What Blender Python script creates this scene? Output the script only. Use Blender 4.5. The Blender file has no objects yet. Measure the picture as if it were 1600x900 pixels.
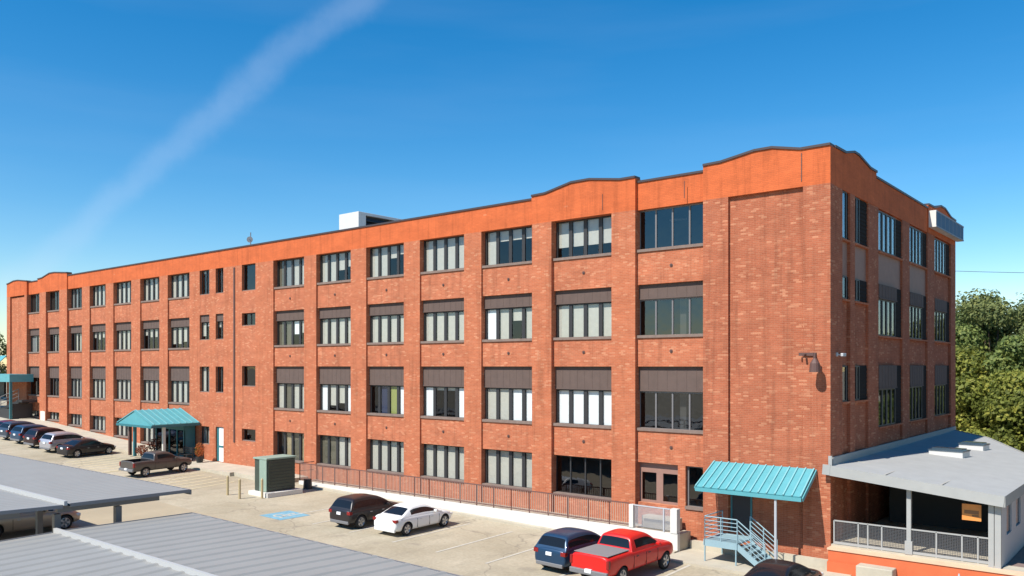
import bpy, bmesh, math, random
from mathutils import Vector, Matrix, noise
random.seed(7)
C = bpy.context.scene.collection
SC = bpy.context.scene
R = math.radians

# ------------------------------------------------------------------ camera
A = math.atan2(1289, 1560)
F = Vector((-math.sin(A), math.cos(A), 0))
cam = bpy.data.cameras.new('camera')
cam.sensor_width = 36; cam.lens = 36*1289/1600
cam.shift_y = (572-450)/1600
cam.clip_end = 5000
co = bpy.data.objects.new('camera', cam); C.objects.link(co)
co.location = (10.23, -30.73, 8.0); co.rotation_euler = (math.pi/2, 0, A)
SC.camera = co

# ------------------------------------------------------------------ light
SUN = Vector((-0.19*math.cos(R(50)), -0.98*math.cos(R(50)), math.sin(R(50)))).normalized()
ld = bpy.data.lights.new('sun', 'SUN'); ld.energy = 5.0; ld.angle = R(0.55); ld.color = (1.0, .95, .87)
lo = bpy.data.objects.new('sun', ld); C.objects.link(lo)
lo.location = (-20, -60, 60); lo.rotation_euler = SUN.to_track_quat('Z', 'Y').to_euler()

W = bpy.data.worlds.new("World"); SC.world = W; W.use_nodes = True
nt = W.node_tree; nt.nodes.clear()
def N(t, k, **kw):
    n = t.nodes.new(k)
    for a, b in kw.items(): setattr(n, a, b)
    return n
def L(t, a, b): t.links.new(a, b)
out = N(nt, 'ShaderNodeOutputWorld'); bg = N(nt, 'ShaderNodeBackground')
sky = N(nt, 'ShaderNodeTexSky', sky_type='NISHITA', sun_disc=False)
sky.sun_elevation = R(50); sky.sun_rotation = math.pi + 0.19
sky.air_density = 1.1; sky.dust_density = 0.0; sky.ozone_density = 3.6; sky.altitude = 200
hs = N(nt, 'ShaderNodeHueSaturation'); hs.inputs['Saturation'].default_value = 1.42; hs.inputs['Value'].default_value = 1.0
hs.inputs['Hue'].default_value = .497
bg.inputs['Strength'].default_value = 0.109
L(nt, sky.outputs[0], hs.inputs['Color'])
# thin dispersed contrail: a faint band of ice cloud lying along a great circle of the sky
def ray(px, py):
    Rt = Vector((F.y, -F.x, 0))
    return (F + Rt*((px-800)/1289) + Vector((0, 0, 1))*(-(py-572)/1289)).normalized()
d1, d2 = ray(556, 0), ray(60, 405)
nn = d1.cross(d2).normalized()
tc = N(nt, 'ShaderNodeTexCoord')
dp = N(nt, 'ShaderNodeVectorMath', operation='DOT_PRODUCT'); dp.inputs[1].default_value = nn
L(nt, tc.outputs['Generated'], dp.inputs[0])
nz = N(nt, 'ShaderNodeTexNoise'); nz.inputs['Scale'].default_value = 7; nz.inputs['Detail'].default_value = 7; nz.inputs['Roughness'].default_value = .62
L(nt, tc.outputs['Generated'], nz.inputs['Vector'])
nw = N(nt, 'ShaderNodeMath', operation='MULTIPLY_ADD'); nw.inputs[1].default_value = .05; nw.inputs[2].default_value = -.025
L(nt, nz.outputs[0], nw.inputs[0])
ad = N(nt, 'ShaderNodeMath', operation='ADD'); L(nt, dp.outputs['Value'], ad.inputs[0]); L(nt, nw.outputs[0], ad.inputs[1])
ab = N(nt, 'ShaderNodeMath', operation='ABSOLUTE'); L(nt, ad.outputs[0], ab.inputs[0])
mr = N(nt, 'ShaderNodeMapRange', interpolation_type='SMOOTHERSTEP'); mr.inputs[1].default_value = 0; mr.inputs[2].default_value = .027; mr.inputs[3].default_value = 1; mr.inputs[4].default_value = 0
L(nt, ab.outputs[0], mr.inputs[0])
nz2 = N(nt, 'ShaderNodeTexNoise'); nz2.inputs['Scale'].default_value = 22; nz2.inputs['Detail'].default_value = 6; nz2.inputs['Roughness'].default_value = .6
L(nt, tc.outputs['Generated'], nz2.inputs['Vector'])
m2 = N(nt, 'ShaderNodeMapRange'); m2.inputs[1].default_value = .2; m2.inputs[2].default_value = .75; m2.inputs[3].default_value = .55; m2.inputs[4].default_value = 1
L(nt, nz2.outputs[0], m2.inputs[0])
mm = N(nt, 'ShaderNodeMath', operation='MULTIPLY'); L(nt, mr.outputs[0], mm.inputs[0]); L(nt, m2.outputs[0], mm.inputs[1])
# very faint high haze streaks
mp = N(nt, 'ShaderNodeMapping'); mp.inputs['Scale'].default_value = (1.2, 1.2, 9); mp.inputs['Rotation'].default_value = (.25, .1, 0)
L(nt, tc.outputs['Generated'], mp.inputs[0])
nz3 = N(nt, 'ShaderNodeTexNoise'); nz3.inputs['Scale'].default_value = 1.6; nz3.inputs['Detail'].default_value = 6
L(nt, mp.outputs[0], nz3.inputs['Vector'])
m3 = N(nt, 'ShaderNodeMapRange'); m3.inputs[1].default_value = .48; m3.inputs[2].default_value = .8; m3.inputs[3].default_value = 0; m3.inputs[4].default_value = .05
L(nt, nz3.outputs[0], m3.inputs[0])
m4 = N(nt, 'ShaderNodeMath', operation='MULTIPLY_ADD'); m4.inputs[1].default_value = .17; L(nt, mm.outputs[0], m4.inputs[0]); L(nt, m3.outputs[0], m4.inputs[2])
mx = N(nt, 'ShaderNodeMix', data_type='RGBA'); L(nt, m4.outputs[0], mx.inputs[0]); L(nt, hs.outputs[0], mx.inputs[6]); mx.inputs[7].default_value = (4.6, 5.5, 6.9, 1)
L(nt, mx.outputs[2], bg.inputs[0]); L(nt, bg.outputs[0], out.inputs[0])
SC.view_settings.view_transform = 'Standard'; SC.view_settings.look = 'None'
SC.view_settings.exposure = 0.5; SC.view_settings.gamma = 1; SC.view_settings.use_curve_mapping = False

# ------------------------------------------------------------------ materials
M = {}
def mat(name, col, rough=.8, metal=0, var=.0, vscale=2.0, bump=0, bscale=20, spec=.5, coat=0):
    m = bpy.data.materials.new(name); m.use_nodes = True; t = m.node_tree
    b = t.nodes['Principled BSDF']; b.inputs['Roughness'].default_value = rough; b.inputs['Metallic'].default_value = metal
    b.inputs['Specular IOR Level'].default_value = spec
    if coat: b.inputs['Coat Weight'].default_value = coat; b.inputs['Coat Roughness'].default_value = .05
    tcn = N(t, 'ShaderNodeTexCoord')
    if var:
        n1 = N(t, 'ShaderNodeTexNoise'); n1.inputs['Scale'].default_value = vscale; n1.inputs['Detail'].default_value = 8; n1.inputs['Roughness'].default_value = .65
        L(t, tcn.outputs['Object'], n1.inputs['Vector'])
        mr = N(t, 'ShaderNodeMapRange'); mr.inputs[1].default_value = .25; mr.inputs[2].default_value = .75; mr.inputs[3].default_value = 1-var; mr.inputs[4].default_value = 1+var
        L(t, n1.outputs[0], mr.inputs[0])
        vm = N(t, 'ShaderNodeVectorMath', operation='SCALE'); vm.inputs[0].default_value = col[:3]
        L(t, mr.outputs[0], vm.inputs['Scale']); L(t, vm.outputs[0], b.inputs['Base Color'])
    else: b.inputs['Base Color'].default_value = (*col[:3], 1)
    if bump:
        n2 = N(t, 'ShaderNodeTexNoise'); n2.inputs['Scale'].default_value = bscale; n2.inputs['Detail'].default_value = 5
        L(t, tcn.outputs['Object'], n2.inputs['Vector'])
        bp = N(t, 'ShaderNodeBump'); bp.inputs['Strength'].default_value = bump; bp.inputs['Distance'].default_value = .02
        L(t, n2.outputs[0], bp.inputs['Height']); L(t, bp.outputs[0], b.inputs['Normal'])
    M[name] = m; return m

def brick(name, c1, c2, mortar, blotch=.16, mortar_size=.009, painted=0.0, pale=.25, streak=.3):
    m = bpy.data.materials.new(name); m.use_nodes = True; t = m.node_tree; b = t.nodes['Principled BSDF']
    b.inputs['Roughness'].default_value = .9; b.inputs['Specular IOR Level'].default_value = .25
    g = N(t, 'ShaderNodeNewGeometry'); s = N(t, 'ShaderNodeSeparateXYZ'); L(t, g.outputs['Position'], s.inputs[0])
    a = N(t, 'ShaderNodeMath', operation='ADD'); L(t, s.outputs[0], a.inputs[0]); L(t, s.outputs[1], a.inputs[1])
    cv = N(t, 'ShaderNodeCombineXYZ'); L(t, a.outputs[0], cv.inputs[0]); L(t, s.outputs[2], cv.inputs[1])
    br = N(t, 'ShaderNodeTexBrick'); br.inputs['Scale'].default_value = 1; br.inputs['Brick Width'].default_value = .21; br.inputs['Row Height'].default_value = .07
    br.inputs['Mortar Size'].default_value = mortar_size; br.inputs['Mortar Smooth'].default_value = .4; br.inputs['Bias'].default_value = -.1
    br.inputs['Color1'].default_value = (*c1, 1); br.inputs['Color2'].default_value = (*c2, 1); br.inputs['Mortar'].default_value = (*mortar, 1)
    L(t, cv.outputs[0], br.inputs['Vector'])
    # single odd bricks: white noise per brick cell
    vs = N(t, 'ShaderNodeVectorMath', operation='DIVIDE'); vs.inputs[1].default_value = (.21, .07, 1); L(t, cv.outputs[0], vs.inputs[0])
    sp_ = N(t, 'ShaderNodeSeparateXYZ'); L(t, vs.outputs[0], sp_.inputs[0])
    rw = N(t, 'ShaderNodeMath', operation='FLOOR'); L(t, sp_.outputs[1], rw.inputs[0])
    md = N(t, 'ShaderNodeMath', operation='FLOORED_MODULO'); md.inputs[1].default_value = 2; L(t, rw.outputs[0], md.inputs[0])
    sh = N(t, 'ShaderNodeMath', operation='MULTIPLY_ADD'); sh.inputs[1].default_value = -.5; sh.inputs[2].default_value = .5; L(t, md.outputs[0], sh.inputs[0])
    xa = N(t, 'ShaderNodeMath', operation='ADD'); L(t, sp_.outputs[0], xa.inputs[0]); L(t, sh.outputs[0], xa.inputs[1])
    xf = N(t, 'ShaderNodeMath', operation='FLOOR'); L(t, xa.outputs[0], xf.inputs[0])
    vf = N(t, 'ShaderNodeCombineXYZ'); L(t, xf.outputs[0], vf.inputs[0]); L(t, rw.outputs[0], vf.inputs[1])
    wn = N(t, 'ShaderNodeTexWhiteNoise', noise_dimensions='2D'); L(t, vf.outputs[0], wn.inputs['Vector'])
    th = N(t, 'ShaderNodeMapRange'); th.inputs[1].default_value = 1-pale; th.inputs[2].default_value = 1; th.inputs[3].default_value = 0; th.inputs[4].default_value = .55
    L(t, wn.outputs['Value'], th.inputs[0])
    pm = N(t, 'ShaderNodeMix', data_type='RGBA'); L(t, th.outputs[0], pm.inputs[0]); L(t, br.outputs[0], pm.inputs[6]); pm.inputs[7].default_value = (.58, .28, .16, 1)
    # large blotches of weathering
    mpn = N(t, 'ShaderNodeMapping'); mpn.inputs['Scale'].default_value = (1, 1, 2.6); L(t, g.outputs['Position'], mpn.inputs[0])
    n1 = N(t, 'ShaderNodeTexNoise'); n1.inputs['Scale'].default_value = .55; n1.inputs['Detail'].default_value = 10; n1.inputs['Roughness'].default_value = .72
    L(t, mpn.outputs[0], n1.inputs['Vector'])
    mr = N(t, 'ShaderNodeMapRange'); mr.inputs[1].default_value = .3; mr.inputs[2].default_value = .7; mr.inputs[3].default_value = 1-blotch; mr.inputs[4].default_value = 1+blotch
    L(t, n1.outputs[0], mr.inputs[0])
    # streaks of washed-out pale brick
    mp2 = N(t, 'ShaderNodeMapping'); mp2.inputs['Scale'].default_value = (.45, .45, 3.2); mp2.inputs['Location'].default_value = (3, 7, 1); L(t, g.outputs['Position'], mp2.inputs[0])
    n2 = N(t, 'ShaderNodeTexNoise'); n2.inputs['Scale'].default_value = .9; n2.inputs['Detail'].default_value = 9; n2.inputs['Roughness'].default_value = .7; L(t, mp2.outputs[0], n2.inputs['Vector'])
    r2 = N(t, 'ShaderNodeMapRange'); r2.inputs[1].default_value = .52; r2.inputs[2].default_value = .72; r2.inputs[3].default_value = 0; r2.inputs[4].default_value = .20*(1-painted)
    L(t, n2.outputs[0], r2.inputs[0])
    pm2 = N(t, 'ShaderNodeMix', data_type='RGBA'); L(t, r2.outputs[0], pm2.inputs[0]); L(t, pm.outputs[2], pm2.inputs[6]); pm2.inputs[7].default_value = (.56, .25, .14, 1)
    mp3 = N(t, 'ShaderNodeMapping'); mp3.inputs['Scale'].default_value = (2.6, 2.6, .16); L(t, g.outputs['Position'], mp3.inputs[0])
    n3 = N(t, 'ShaderNodeTexNoise'); n3.inputs['Scale'].default_value = 1.3; n3.inputs['Detail'].default_value = 7; n3.inputs['Roughness'].default_value = .7; L(t, mp3.outputs[0], n3.inputs['Vector'])
    r3 = N(t, 'ShaderNodeMapRange'); r3.inputs[1].default_value = .50; r3.inputs[2].default_value = .72; r3.inputs[3].default_value = 1; r3.inputs[4].default_value = 1-streak
    L(t, n3.outputs[0], r3.inputs[0]); mq = N(t, 'ShaderNodeMath', operation='MULTIPLY'); L(t, mr.outputs[0], mq.inputs[0]); L(t, r3.outputs[0], mq.inputs[1])
    vm = N(t, 'ShaderNodeVectorMath', operation='SCALE'); L(t, pm2.outputs[2], vm.inputs[0]); L(t, mq.outputs[0], vm.inputs['Scale'])
    L(t, vm.outputs[0], b.inputs['Base Color'])
    bp = N(t, 'ShaderNodeBump', invert=True); bp.inputs['Strength'].default_value = .5; bp.inputs['Distance'].default_value = .008
    L(t, br.outputs['Fac'], bp.inputs['Height']); L(t, bp.outputs[0], b.inputs['Normal'])
    M[name] = m; return m

brick('brick', (.46, .138, .062), (.39, .108, .048), (.43, .18, .105), blotch=.15, pale=.14)
brick('brick_band', (.55, .125, .040), (.50, .112, .036), (.48, .12, .045), blotch=.17, mortar_size=.006, painted=.9, pale=.0001)
brick('brick_spandrel', (.46, .142, .068), (.38, .108, .050), (.43, .18, .105), blotch=.18, pale=.18)
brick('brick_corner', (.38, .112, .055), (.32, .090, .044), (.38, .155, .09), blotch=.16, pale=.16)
mat('coping', (.05, .035, .035), .5)
mat('roof_deck', (.35, .34, .32), .9, var=.15)
mat('frame_dark', (.026, .025, .026), .55)
mat('frame_mid', (.16, .15, .15), .45)
mat('infill', (.105, .070, .058), .85, var=.12, vscale=3)
mat('infill_light', (.27, .15, .115), .7, var=.1, vscale=3)
mat('sill', (.19, .135, .11), .85, var=.2, vscale=4)
mat('blind_beige', (.50, .49, .43), .85, var=.08, vscale=6)
mat('blind_tan', (.36, .29, .17), .85, var=.08, vscale=6)
mat('blind_olive', (.13, .12, .085), .85, var=.1, vscale=6)
mat('blind_white', (.84, .87, .88), .8)
mat('blind_grey', (.22, .24, .24), .8)
mat('poster_yellow', (.30, .33, .10), .7)
mat('poster_blue', (.02, .03, .075), .7)
mat('interior', (.07, .065, .06), .9)
mat('interior_light', (.45, .45, .43), .8)
mat('anchor', (.10, .05, .04), .6)
mat('concrete', (.43, .385, .30), .9, var=.16, vscale=1.2, bump=.2)
mat('concrete_white', (.62, .60, .55), .85, var=.1, vscale=1.0)
mat('concrete_grey', (.38, .36, .32), .9, var=.2, vscale=2)
mat('white_metal', (.55, .55, .54), .45, var=.04)
mat('grey_metal', (.42, .43, .45), .45)
mat('steel_grey', (.20, .20, .21), .5, metal=.3)
mat('teal', (.085, .31, .345), .5, var=.1, vscale=2.5)
mat('teal_seam', (.17, .40, .42), .4)
mat('teal_dark', (.03, .15, .17), .5)
mat('teal_stair', (.25, .37, .41), .5, var=.08)
mat('rail_brown', (.13, .065, .055), .6)
mat('rail_pink', (.45, .31, .25), .6)
mat('panel_light', (.30, .165, .12), .7, var=.1, vscale=3)
mat('porch_grey', (.33, .33, .315), .6, var=.06)
mat('mesh_dark', (.13, .13, .135), .5, metal=.2)
mat('black', (.015, .015, .017), .5)
mat('rubber', (.018, .018, .018), .85)
mat('rim', (.50, .50, .51), .3, metal=.7)
mat('red_light', (.22, .012, .012), .2)
mat('lamp_clear', (.7, .7, .68), .15)
mat('plate', (.75, .78, .8), .4)
mat('line_white', (.47, .44, .37), .85, var=.22, vscale=5)
mat('line_yellow', (.50, .43, .27), .85, var=.22, vscale=5)
mat('paint_blue', (.16, .33, .42), .8, var=.3, vscale=4)
mat('transformer_green', (.045, .06, .045), .55, var=.1)
mat('transformer_light', (.24, .32, .26), .55, var=.1)
mat('asphalt', (.36, .30, .205), .92, var=.1, vscale=.5)
mat('terracotta', (.40, .12, .05), .8)
mat('orange_paint', (.56, .12, .04), .7, var=.14, vscale=1.5)
mat('orange_board', (.62, .23, .05), .6, var=.2)
mat('brown_board', (.22, .10, .035), .6)
mat('bark', (.10, .07, .05), .95, var=.2)
mat('cable', (.03, .03, .03), .6)
mat('roof_membrane', (.33, .33, .32), .8, var=.08, vscale=1.5)
mat('skylight_glass', (.05, .08, .11), .1)
mat('terrace', (.20, .14, .12), .9, var=.15)

def glass(name, tint=.75, ior=1.5, rough=.02, wob=.0):
    m = bpy.data.materials.new(name); m.use_nodes = True; t = m.node_tree; t.nodes.clear()
    o = N(t, 'ShaderNodeOutputMaterial'); x = N(t, 'ShaderNodeMixShader')
    ge = N(t, 'ShaderNodeNewGeometry'); dt = N(t, 'ShaderNodeVectorMath', operation='DOT_PRODUCT'); L(t, ge.outputs['Incoming'], dt.inputs[0]); L(t, ge.outputs['Normal'], dt.inputs[1])
    a1 = N(t, 'ShaderNodeMath', operation='ABSOLUTE'); L(t, dt.outputs['Value'], a1.inputs[0])
    a2 = N(t, 'ShaderNodeMath', operation='SUBTRACT'); a2.inputs[0].default_value = 1; L(t, a1.outputs[0], a2.inputs[1])
    a3 = N(t, 'ShaderNodeMath', operation='POWER'); a3.inputs[1].default_value = 5; L(t, a2.outputs[0], a3.inputs[0])
    f0 = ((ior-1)/(ior+1))**2*1.6
    fr = N(t, 'ShaderNodeMath', operation='MULTIPLY_ADD'); fr.inputs[1].default_value = (1-f0)*.75; fr.inputs[2].default_value = f0; L(t, a3.outputs[0], fr.inputs[0])
    tr = N(t, 'ShaderNodeBsdfTransparent'); tr.inputs[0].default_value = (tint, tint*1.01, tint, 1)
    gl = N(t, 'ShaderNodeBsdfGlossy'); gl.inputs['Roughness'].default_value = rough; gl.inputs[0].default_value = (.95, .97, 1, 1)
    if wob:
        tcn = N(t, 'ShaderNodeTexCoord'); n = N(t, 'ShaderNodeTexNoise'); n.inputs['Scale'].default_value = 1.2
        L(t, tcn.outputs['Object'], n.inputs['Vector'])
        bp = N(t, 'ShaderNodeBump'); bp.inputs['Strength'].default_value = wob; bp.inputs['Distance'].default_value = .05
        L(t, n.outputs[0], bp.inputs['Height']); L(t, bp.outputs[0], gl.inputs['Normal'])
    L(t, fr.outputs[0], x.inputs[0]); L(t, tr.outputs[0], x.inputs[1]); L(t, gl.outputs[0], x.inputs[2]); L(t, x.outputs[0], o.inputs[0])
    M[name] = m
glass('glass', .86, 1.5, .02, .08)
glass('glass_dark', .30, 1.62, .02, .12)
glass('glass_sky', .80, 2.3, .02, .06)
def carglass():
    mat('car_glass', (.010, .012, .015), .10, spec=.4)
carglass()

def corrugated():
    m = mat('carport_metal', (.275, .27, .255), .55, metal=0, var=.06, vscale=.7, spec=.3)
corrugated()

def lot_material():
    m = bpy.data.materials.new('lot_concrete'); m.use_nodes = True; t = m.node_tree; b = t.nodes['Principled BSDF']
    b.inputs['Roughness'].default_value = .92; b.inputs['Specular IOR Level'].default_value = .25
    g = N(t, 'ShaderNodeNewGeometry')
    n1 = N(t, 'ShaderNodeTexNoise'); n1.inputs['Scale'].default_value = .22; n1.inputs['Detail'].default_value = 10; n1.inputs['Roughness'].default_value = .65
    n2 = N(t, 'ShaderNodeTexNoise'); n2.inputs['Scale'].default_value = 9; n2.inputs['Detail'].default_value = 6
    mp = N(t, 'ShaderNodeMapping'); mp.inputs['Scale'].default_value = (.9, .16, 1)
    L(t, g.outputs['Position'], mp.inputs[0])
    n3 = N(t, 'ShaderNodeTexNoise'); n3.inputs['Scale'].default_value = 1.6; n3.inputs['Detail'].default_value = 7; n3.inputs['Roughness'].default_value = .6
    L(t, mp.outputs[0], n3.inputs['Vector'])
    for n in (n1, n2): L(t, g.outputs['Position'], n.inputs['Vector'])
    cr = N(t, 'ShaderNodeValToRGB'); cr.color_ramp.elements[0].position = .32; cr.color_ramp.elements[0].color = (.31, .265, .185, 1)
    cr.color_ramp.elements[1].position = .68; cr.color_ramp.elements[1].color = (.45, .395, .295, 1)
    L(t, n1.outputs[0], cr.inputs[0])
    # oil and tyre stains, elongated across the bays
    st = N(t, 'ShaderNodeMapRange'); st.inputs[1].default_value = .53; st.inputs[2].default_value = .72; st.inputs[3].default_value = 0; st.inputs[4].default_value = .5
    L(t, n3.outputs[0], st.inputs[0])
    mx = N(t, 'ShaderNodeMix', data_type='RGBA'); L(t, st.outputs[0], mx.inputs[0]); L(t, cr.outputs[0], mx.inputs[6]); mx.inputs[7].default_value = (.26, .225, .165, 1)
    v = N(t, 'ShaderNodeTexVoronoi', feature='DISTANCE_TO_EDGE'); v.inputs['Scale'].default_value = .16
    nv = N(t, 'ShaderNodeVectorMath', operation='MULTIPLY_ADD'); nv.inputs[1].default_value = (1.3, 1.3, 1.3)
    n4 = N(t, 'ShaderNodeTexNoise'); n4.inputs['Scale'].default_value = .8; n4.inputs['Detail'].default_value = 4; L(t, g.outputs['Position'], n4.inputs['Vector'])
    L(t, n4.outputs['Color'], nv.inputs[0]); L(t, g.outputs['Position'], nv.inputs[2]); L(t, nv.outputs[0], v.inputs['Vector'])
    ck = N(t, 'ShaderNodeMapRange'); ck.inputs[1].default_value = .0; ck.inputs[2].default_value = .007; ck.inputs[3].default_value = .5; ck.inputs[4].default_value = 0
    L(t, v.outputs['Distance'], ck.inputs[0])
    m5 = N(t, 'ShaderNodeMix', data_type='RGBA'); L(t, ck.outputs[0], m5.inputs[0]); L(t, mx.outputs[2], m5.inputs[6]); m5.inputs[7].default_value = (.14, .12, .10, 1)
    # oil drops
    v2 = N(t, 'ShaderNodeTexVoronoi'); v2.inputs['Scale'].default_value = .55; L(t, nv.outputs[0], v2.inputs['Vector'])
    od = N(t, 'ShaderNodeMapRange'); od.inputs[1].default_value = .06; od.inputs[2].default_value = .2; od.inputs[3].default_value = .45; od.inputs[4].default_value = 0
    L(t, v2.outputs['Distance'], od.inputs[0])
    m6 = N(t, 'ShaderNodeMix', data_type='RGBA'); L(t, od.outputs[0], m6.inputs[0]); L(t, m5.outputs[2], m6.inputs[6]); m6.inputs[7].default_value = (.22, .19, .15, 1)
    fr = N(t, 'ShaderNodeMapRange'); fr.inputs[1].default_value = .3; fr.inputs[2].default_value = .7; fr.inputs[3].default_value = .9; fr.inputs[4].default_value = 1.1
    L(t, n2.outputs[0], fr.inputs[0])
    vm = N(t, 'ShaderNodeVectorMath', operation='SCALE'); L(t, m6.outputs[2], vm.inputs[0]); L(t, fr.outputs[0], vm.inputs['Scale'])
    L(t, vm.outputs[0], b.inputs['Base Color']); M['lot'] = m
lot_material()

def leafmat(name, ca, cb, cc):
    m = bpy.data.materials.new(name); m.use_nodes = True; t = m.node_tree; b = t.nodes['Principled BSDF']
    b.inputs['Roughness'].default_value = .6; b.inputs['Specular IOR Level'].default_value = .25
    g = N(t, 'ShaderNodeNewGeometry'); tcn = N(t, 'ShaderNodeTexCoord')
    n1 = N(t, 'ShaderNodeTexNoise'); n1.inputs['Scale'].default_value = .45; n1.inputs['Detail'].default_value = 5; L(t, g.outputs['Position'], n1.inputs['Vector'])
    ri = N(t, 'ShaderNodeMath', operation='MULTIPLY_ADD'); ri.inputs[1].default_value = .35; L(t, g.outputs['Random Per Island'], ri.inputs[0]); L(t, n1.outputs[0], ri.inputs[2])
    cr = N(t, 'ShaderNodeValToRGB'); e = cr.color_ramp.elements
    e[0].position = .48; e[0].color = (*ca, 1); e[1].position = .9; e[1].color = (*cc, 1)
    k = cr.color_ramp.elements.new(.68); k.color = (*cb, 1)
    L(t, ri.outputs[0], cr.inputs[0]); L(t, cr.outputs[0], b.inputs['Base Color'])
    trn = N(t, 'ShaderNodeBsdfTranslucent'); L(t, cr.outputs[0], trn.inputs[0])
    mxs = N(t, 'ShaderNodeMixShader'); mxs.inputs[0].default_value = .4
    o = t.nodes['Material Output']; L(t, b.outputs[0], mxs.inputs[1]); L(t, trn.outputs[0], mxs.inputs[2]); L(t, mxs.outputs[0], o.inputs[0])
    M[name] = m
leafmat('leaf_olive', (.10, .125, .045), (.18, .215, .075), (.28, .29, .10))
leafmat('leaf_green', (.09, .13, .04), (.17, .225, .065), (.28, .32, .09))
leafmat('leaf_yellow', (.10, .12, .025), (.22, .25, .05), (.38, .36, .07))
leafmat('leaf_red', (.12, .03, .02), (.22, .06, .035), (.3, .1, .05))
leafmat('leaf_flower', (.08, .12, .02), (.5, .14, .04), (.6, .2, .08))

# ------------------------------------------------------------------ helpers
class MB:
    def __init__(s): s.v = []; s.f = []; s.m = []
    def add(s, vs, fs, mi=0):
        o = len(s.v); s.v += [tuple(v) for v in vs]
        for f in fs: s.f.append([i+o for i in f]); s.m.append(mi)
        return s
    def box(s, x0, x1, y0, y1, z0, z1, mi=0):
        vs = [(x0,y0,z0),(x1,y0,z0),(x1,y1,z0),(x0,y1,z0),(x0,y0,z1),(x1,y0,z1),(x1,y1,z1),(x0,y1,z1)]
        return s.add(vs, [(0,3,2,1),(4,5,6,7),(0,1,5,4),(1,2,6,5),(2,3,7,6),(3,0,4,7)], mi)
    def bar(s, a, b, w, h=None, mi=0, up=(0, 0, 1)):
        h = h or w; a = Vector(a); b = Vector(b); d = (b-a).normalized(); u = Vector(up)
        if abs(d.dot(u)) > .99: u = Vector((1, 0, 0))
        r = d.cross(u).normalized()*w/2; u = r.cross(d).normalized()*h/2
        vs = [a-r-u, a+r-u, a+r+u, a-r+u, b-r-u, b+r-u, b+r+u, b-r+u]
        return s.add(vs, [(0,1,2,3),(7,6,5,4),(0,4,5,1),(1,5,6,2),(2,6,7,3),(3,7,4,0)], mi)
    def tube(s, a, b, r0, r1=None, n=10, mi=0):
        r1 = r0 if r1 is None else r1; a = Vector(a); b = Vector(b); d = (b-a).normalized()
        u = d.orthogonal().normalized(); w = d.cross(u)
        vs = []
        for p, r in ((a, r0), (b, r1)):
            for i in range(n):
                t = 2*math.pi*i/n; vs.append(p+u*(r*math.cos(t))+w*(r*math.sin(t)))
        fs = [(i, (i+1) % n, n+(i+1) % n, n+i) for i in range(n)]
        fs += [tuple(range(n))[::-1], tuple(range(n, 2*n))]
        return s.add(vs, fs, mi)
    def prism(s, pts, ext, mi=0):
        """pts: list of 3D points of a planar polygon; ext: extrusion vector"""
        n = len(pts); e = Vector(ext); P = [Vector(p) for p in pts]
        vs = P + [p+e for p in P]
        return s.add(vs, [tuple(range(n))[::-1], tuple(range(n, 2*n))]+[(i, (i+1) % n, n+(i+1) % n, n+i) for i in range(n)], mi)
    def build(s, name, mats, parent=None, smooth=False, bevel=0):
        me = bpy.data.meshes.new(name); me.from_pydata(s.v, [], s.f)
        mats = mats if isinstance(mats, (list, tuple)) else [mats]
        for k in mats: me.materials.append(M[k])
        me.polygons.foreach_set('material_index', s.m)
        if smooth: me.polygons.foreach_set('use_smooth', [True]*len(s.f))
        bm = bmesh.new(); bm.from_mesh(me); bmesh.ops.recalc_face_normals(bm, faces=bm.faces); bm.to_mesh(me); bm.free()
        o = bpy.data.objects.new(name, me); C.objects.link(o)
        if bevel:
            b = o.modifiers.new('bevel', 'BEVEL'); b.width = bevel; b.segments = 2; b.limit_method = 'ANGLE'
        if parent: attach(o, parent)
        return o
def wloc(o):
    p = Vector(o.location)
    return p + wloc(o.parent) if o.parent else p
def attach(o, parent):      # world-coordinate meshes under an unrotated empty
    o.parent = parent
    if not parent.get('_local'):
        o.location = Vector(o.location) - wloc(parent)
def empty(name, loc=(0, 0, 0), rz=0, local=False):
    o = bpy.data.objects.new(name, None); C.objects.link(o); o.location = loc; o.rotation_euler = (0, 0, rz); o.empty_display_size = .5
    if local: o['_local'] = 1
    return o
def tag(o, label=None, cat=None, group=None, kind=None):
    if label: o['label'] = label
    if cat: o['category'] = cat
    if group: o['group'] = group
    if kind: o['kind'] = kind
    return o
def copy_tree(o, parent=None):
    c = o.copy(); C.objects.link(c)
    if parent: c.parent = parent
    for ch in list(o.children): copy_tree(ch, c)
    return c

GP = [(-900, 4.2), (-110, 4.2), (-90, 3.6), (-79, 3.3), (-69, 2.9), (-60, 2.35), (-49, 1.75), (-40, 1.33), (-35, 1.17), (-29, .98), (-20, .8), (-10, .62), (-5, .53), (0, .47), (30, .3), (900, .3)]
def G(x):
    for (a, b), (c, d) in zip(GP, GP[1:]):
        if a <= x <= c: return b+(d-b)*(x-a)/(c-a)
    return GP[-1][1]

def sheet(xs, y0, y1, dz, m, name, kind='structure', label=None, cat=None, thick=0):
    b = MB()
    for a, c in zip(xs, xs[1:]):
        za, zc = G(a)+dz, G(c)+dz
        if thick: b.prism([(a, y0, za), (c, y0, zc), (c, y0, zc-thick), (a, y0, za-thick)], (0, y1-y0, 0))
        else: b.add([(a, y0, za), (c, y0, zc), (c, y1, zc), (a, y1, za)], [(0, 1, 2, 3)])
    o = b.build(name, m); 
    if not thick:
        bm = bmesh.new(); bm.from_mesh(o.data); bmesh.ops.remove_doubles(bm, verts=bm.verts, dist=1e-5)
        for f in bm.faces:
            if f.normal.z < 0: f.normal_flip()
        bm.to_mesh(o.data); bm.free()
    return tag(o, label, cat, kind=kind)

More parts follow.
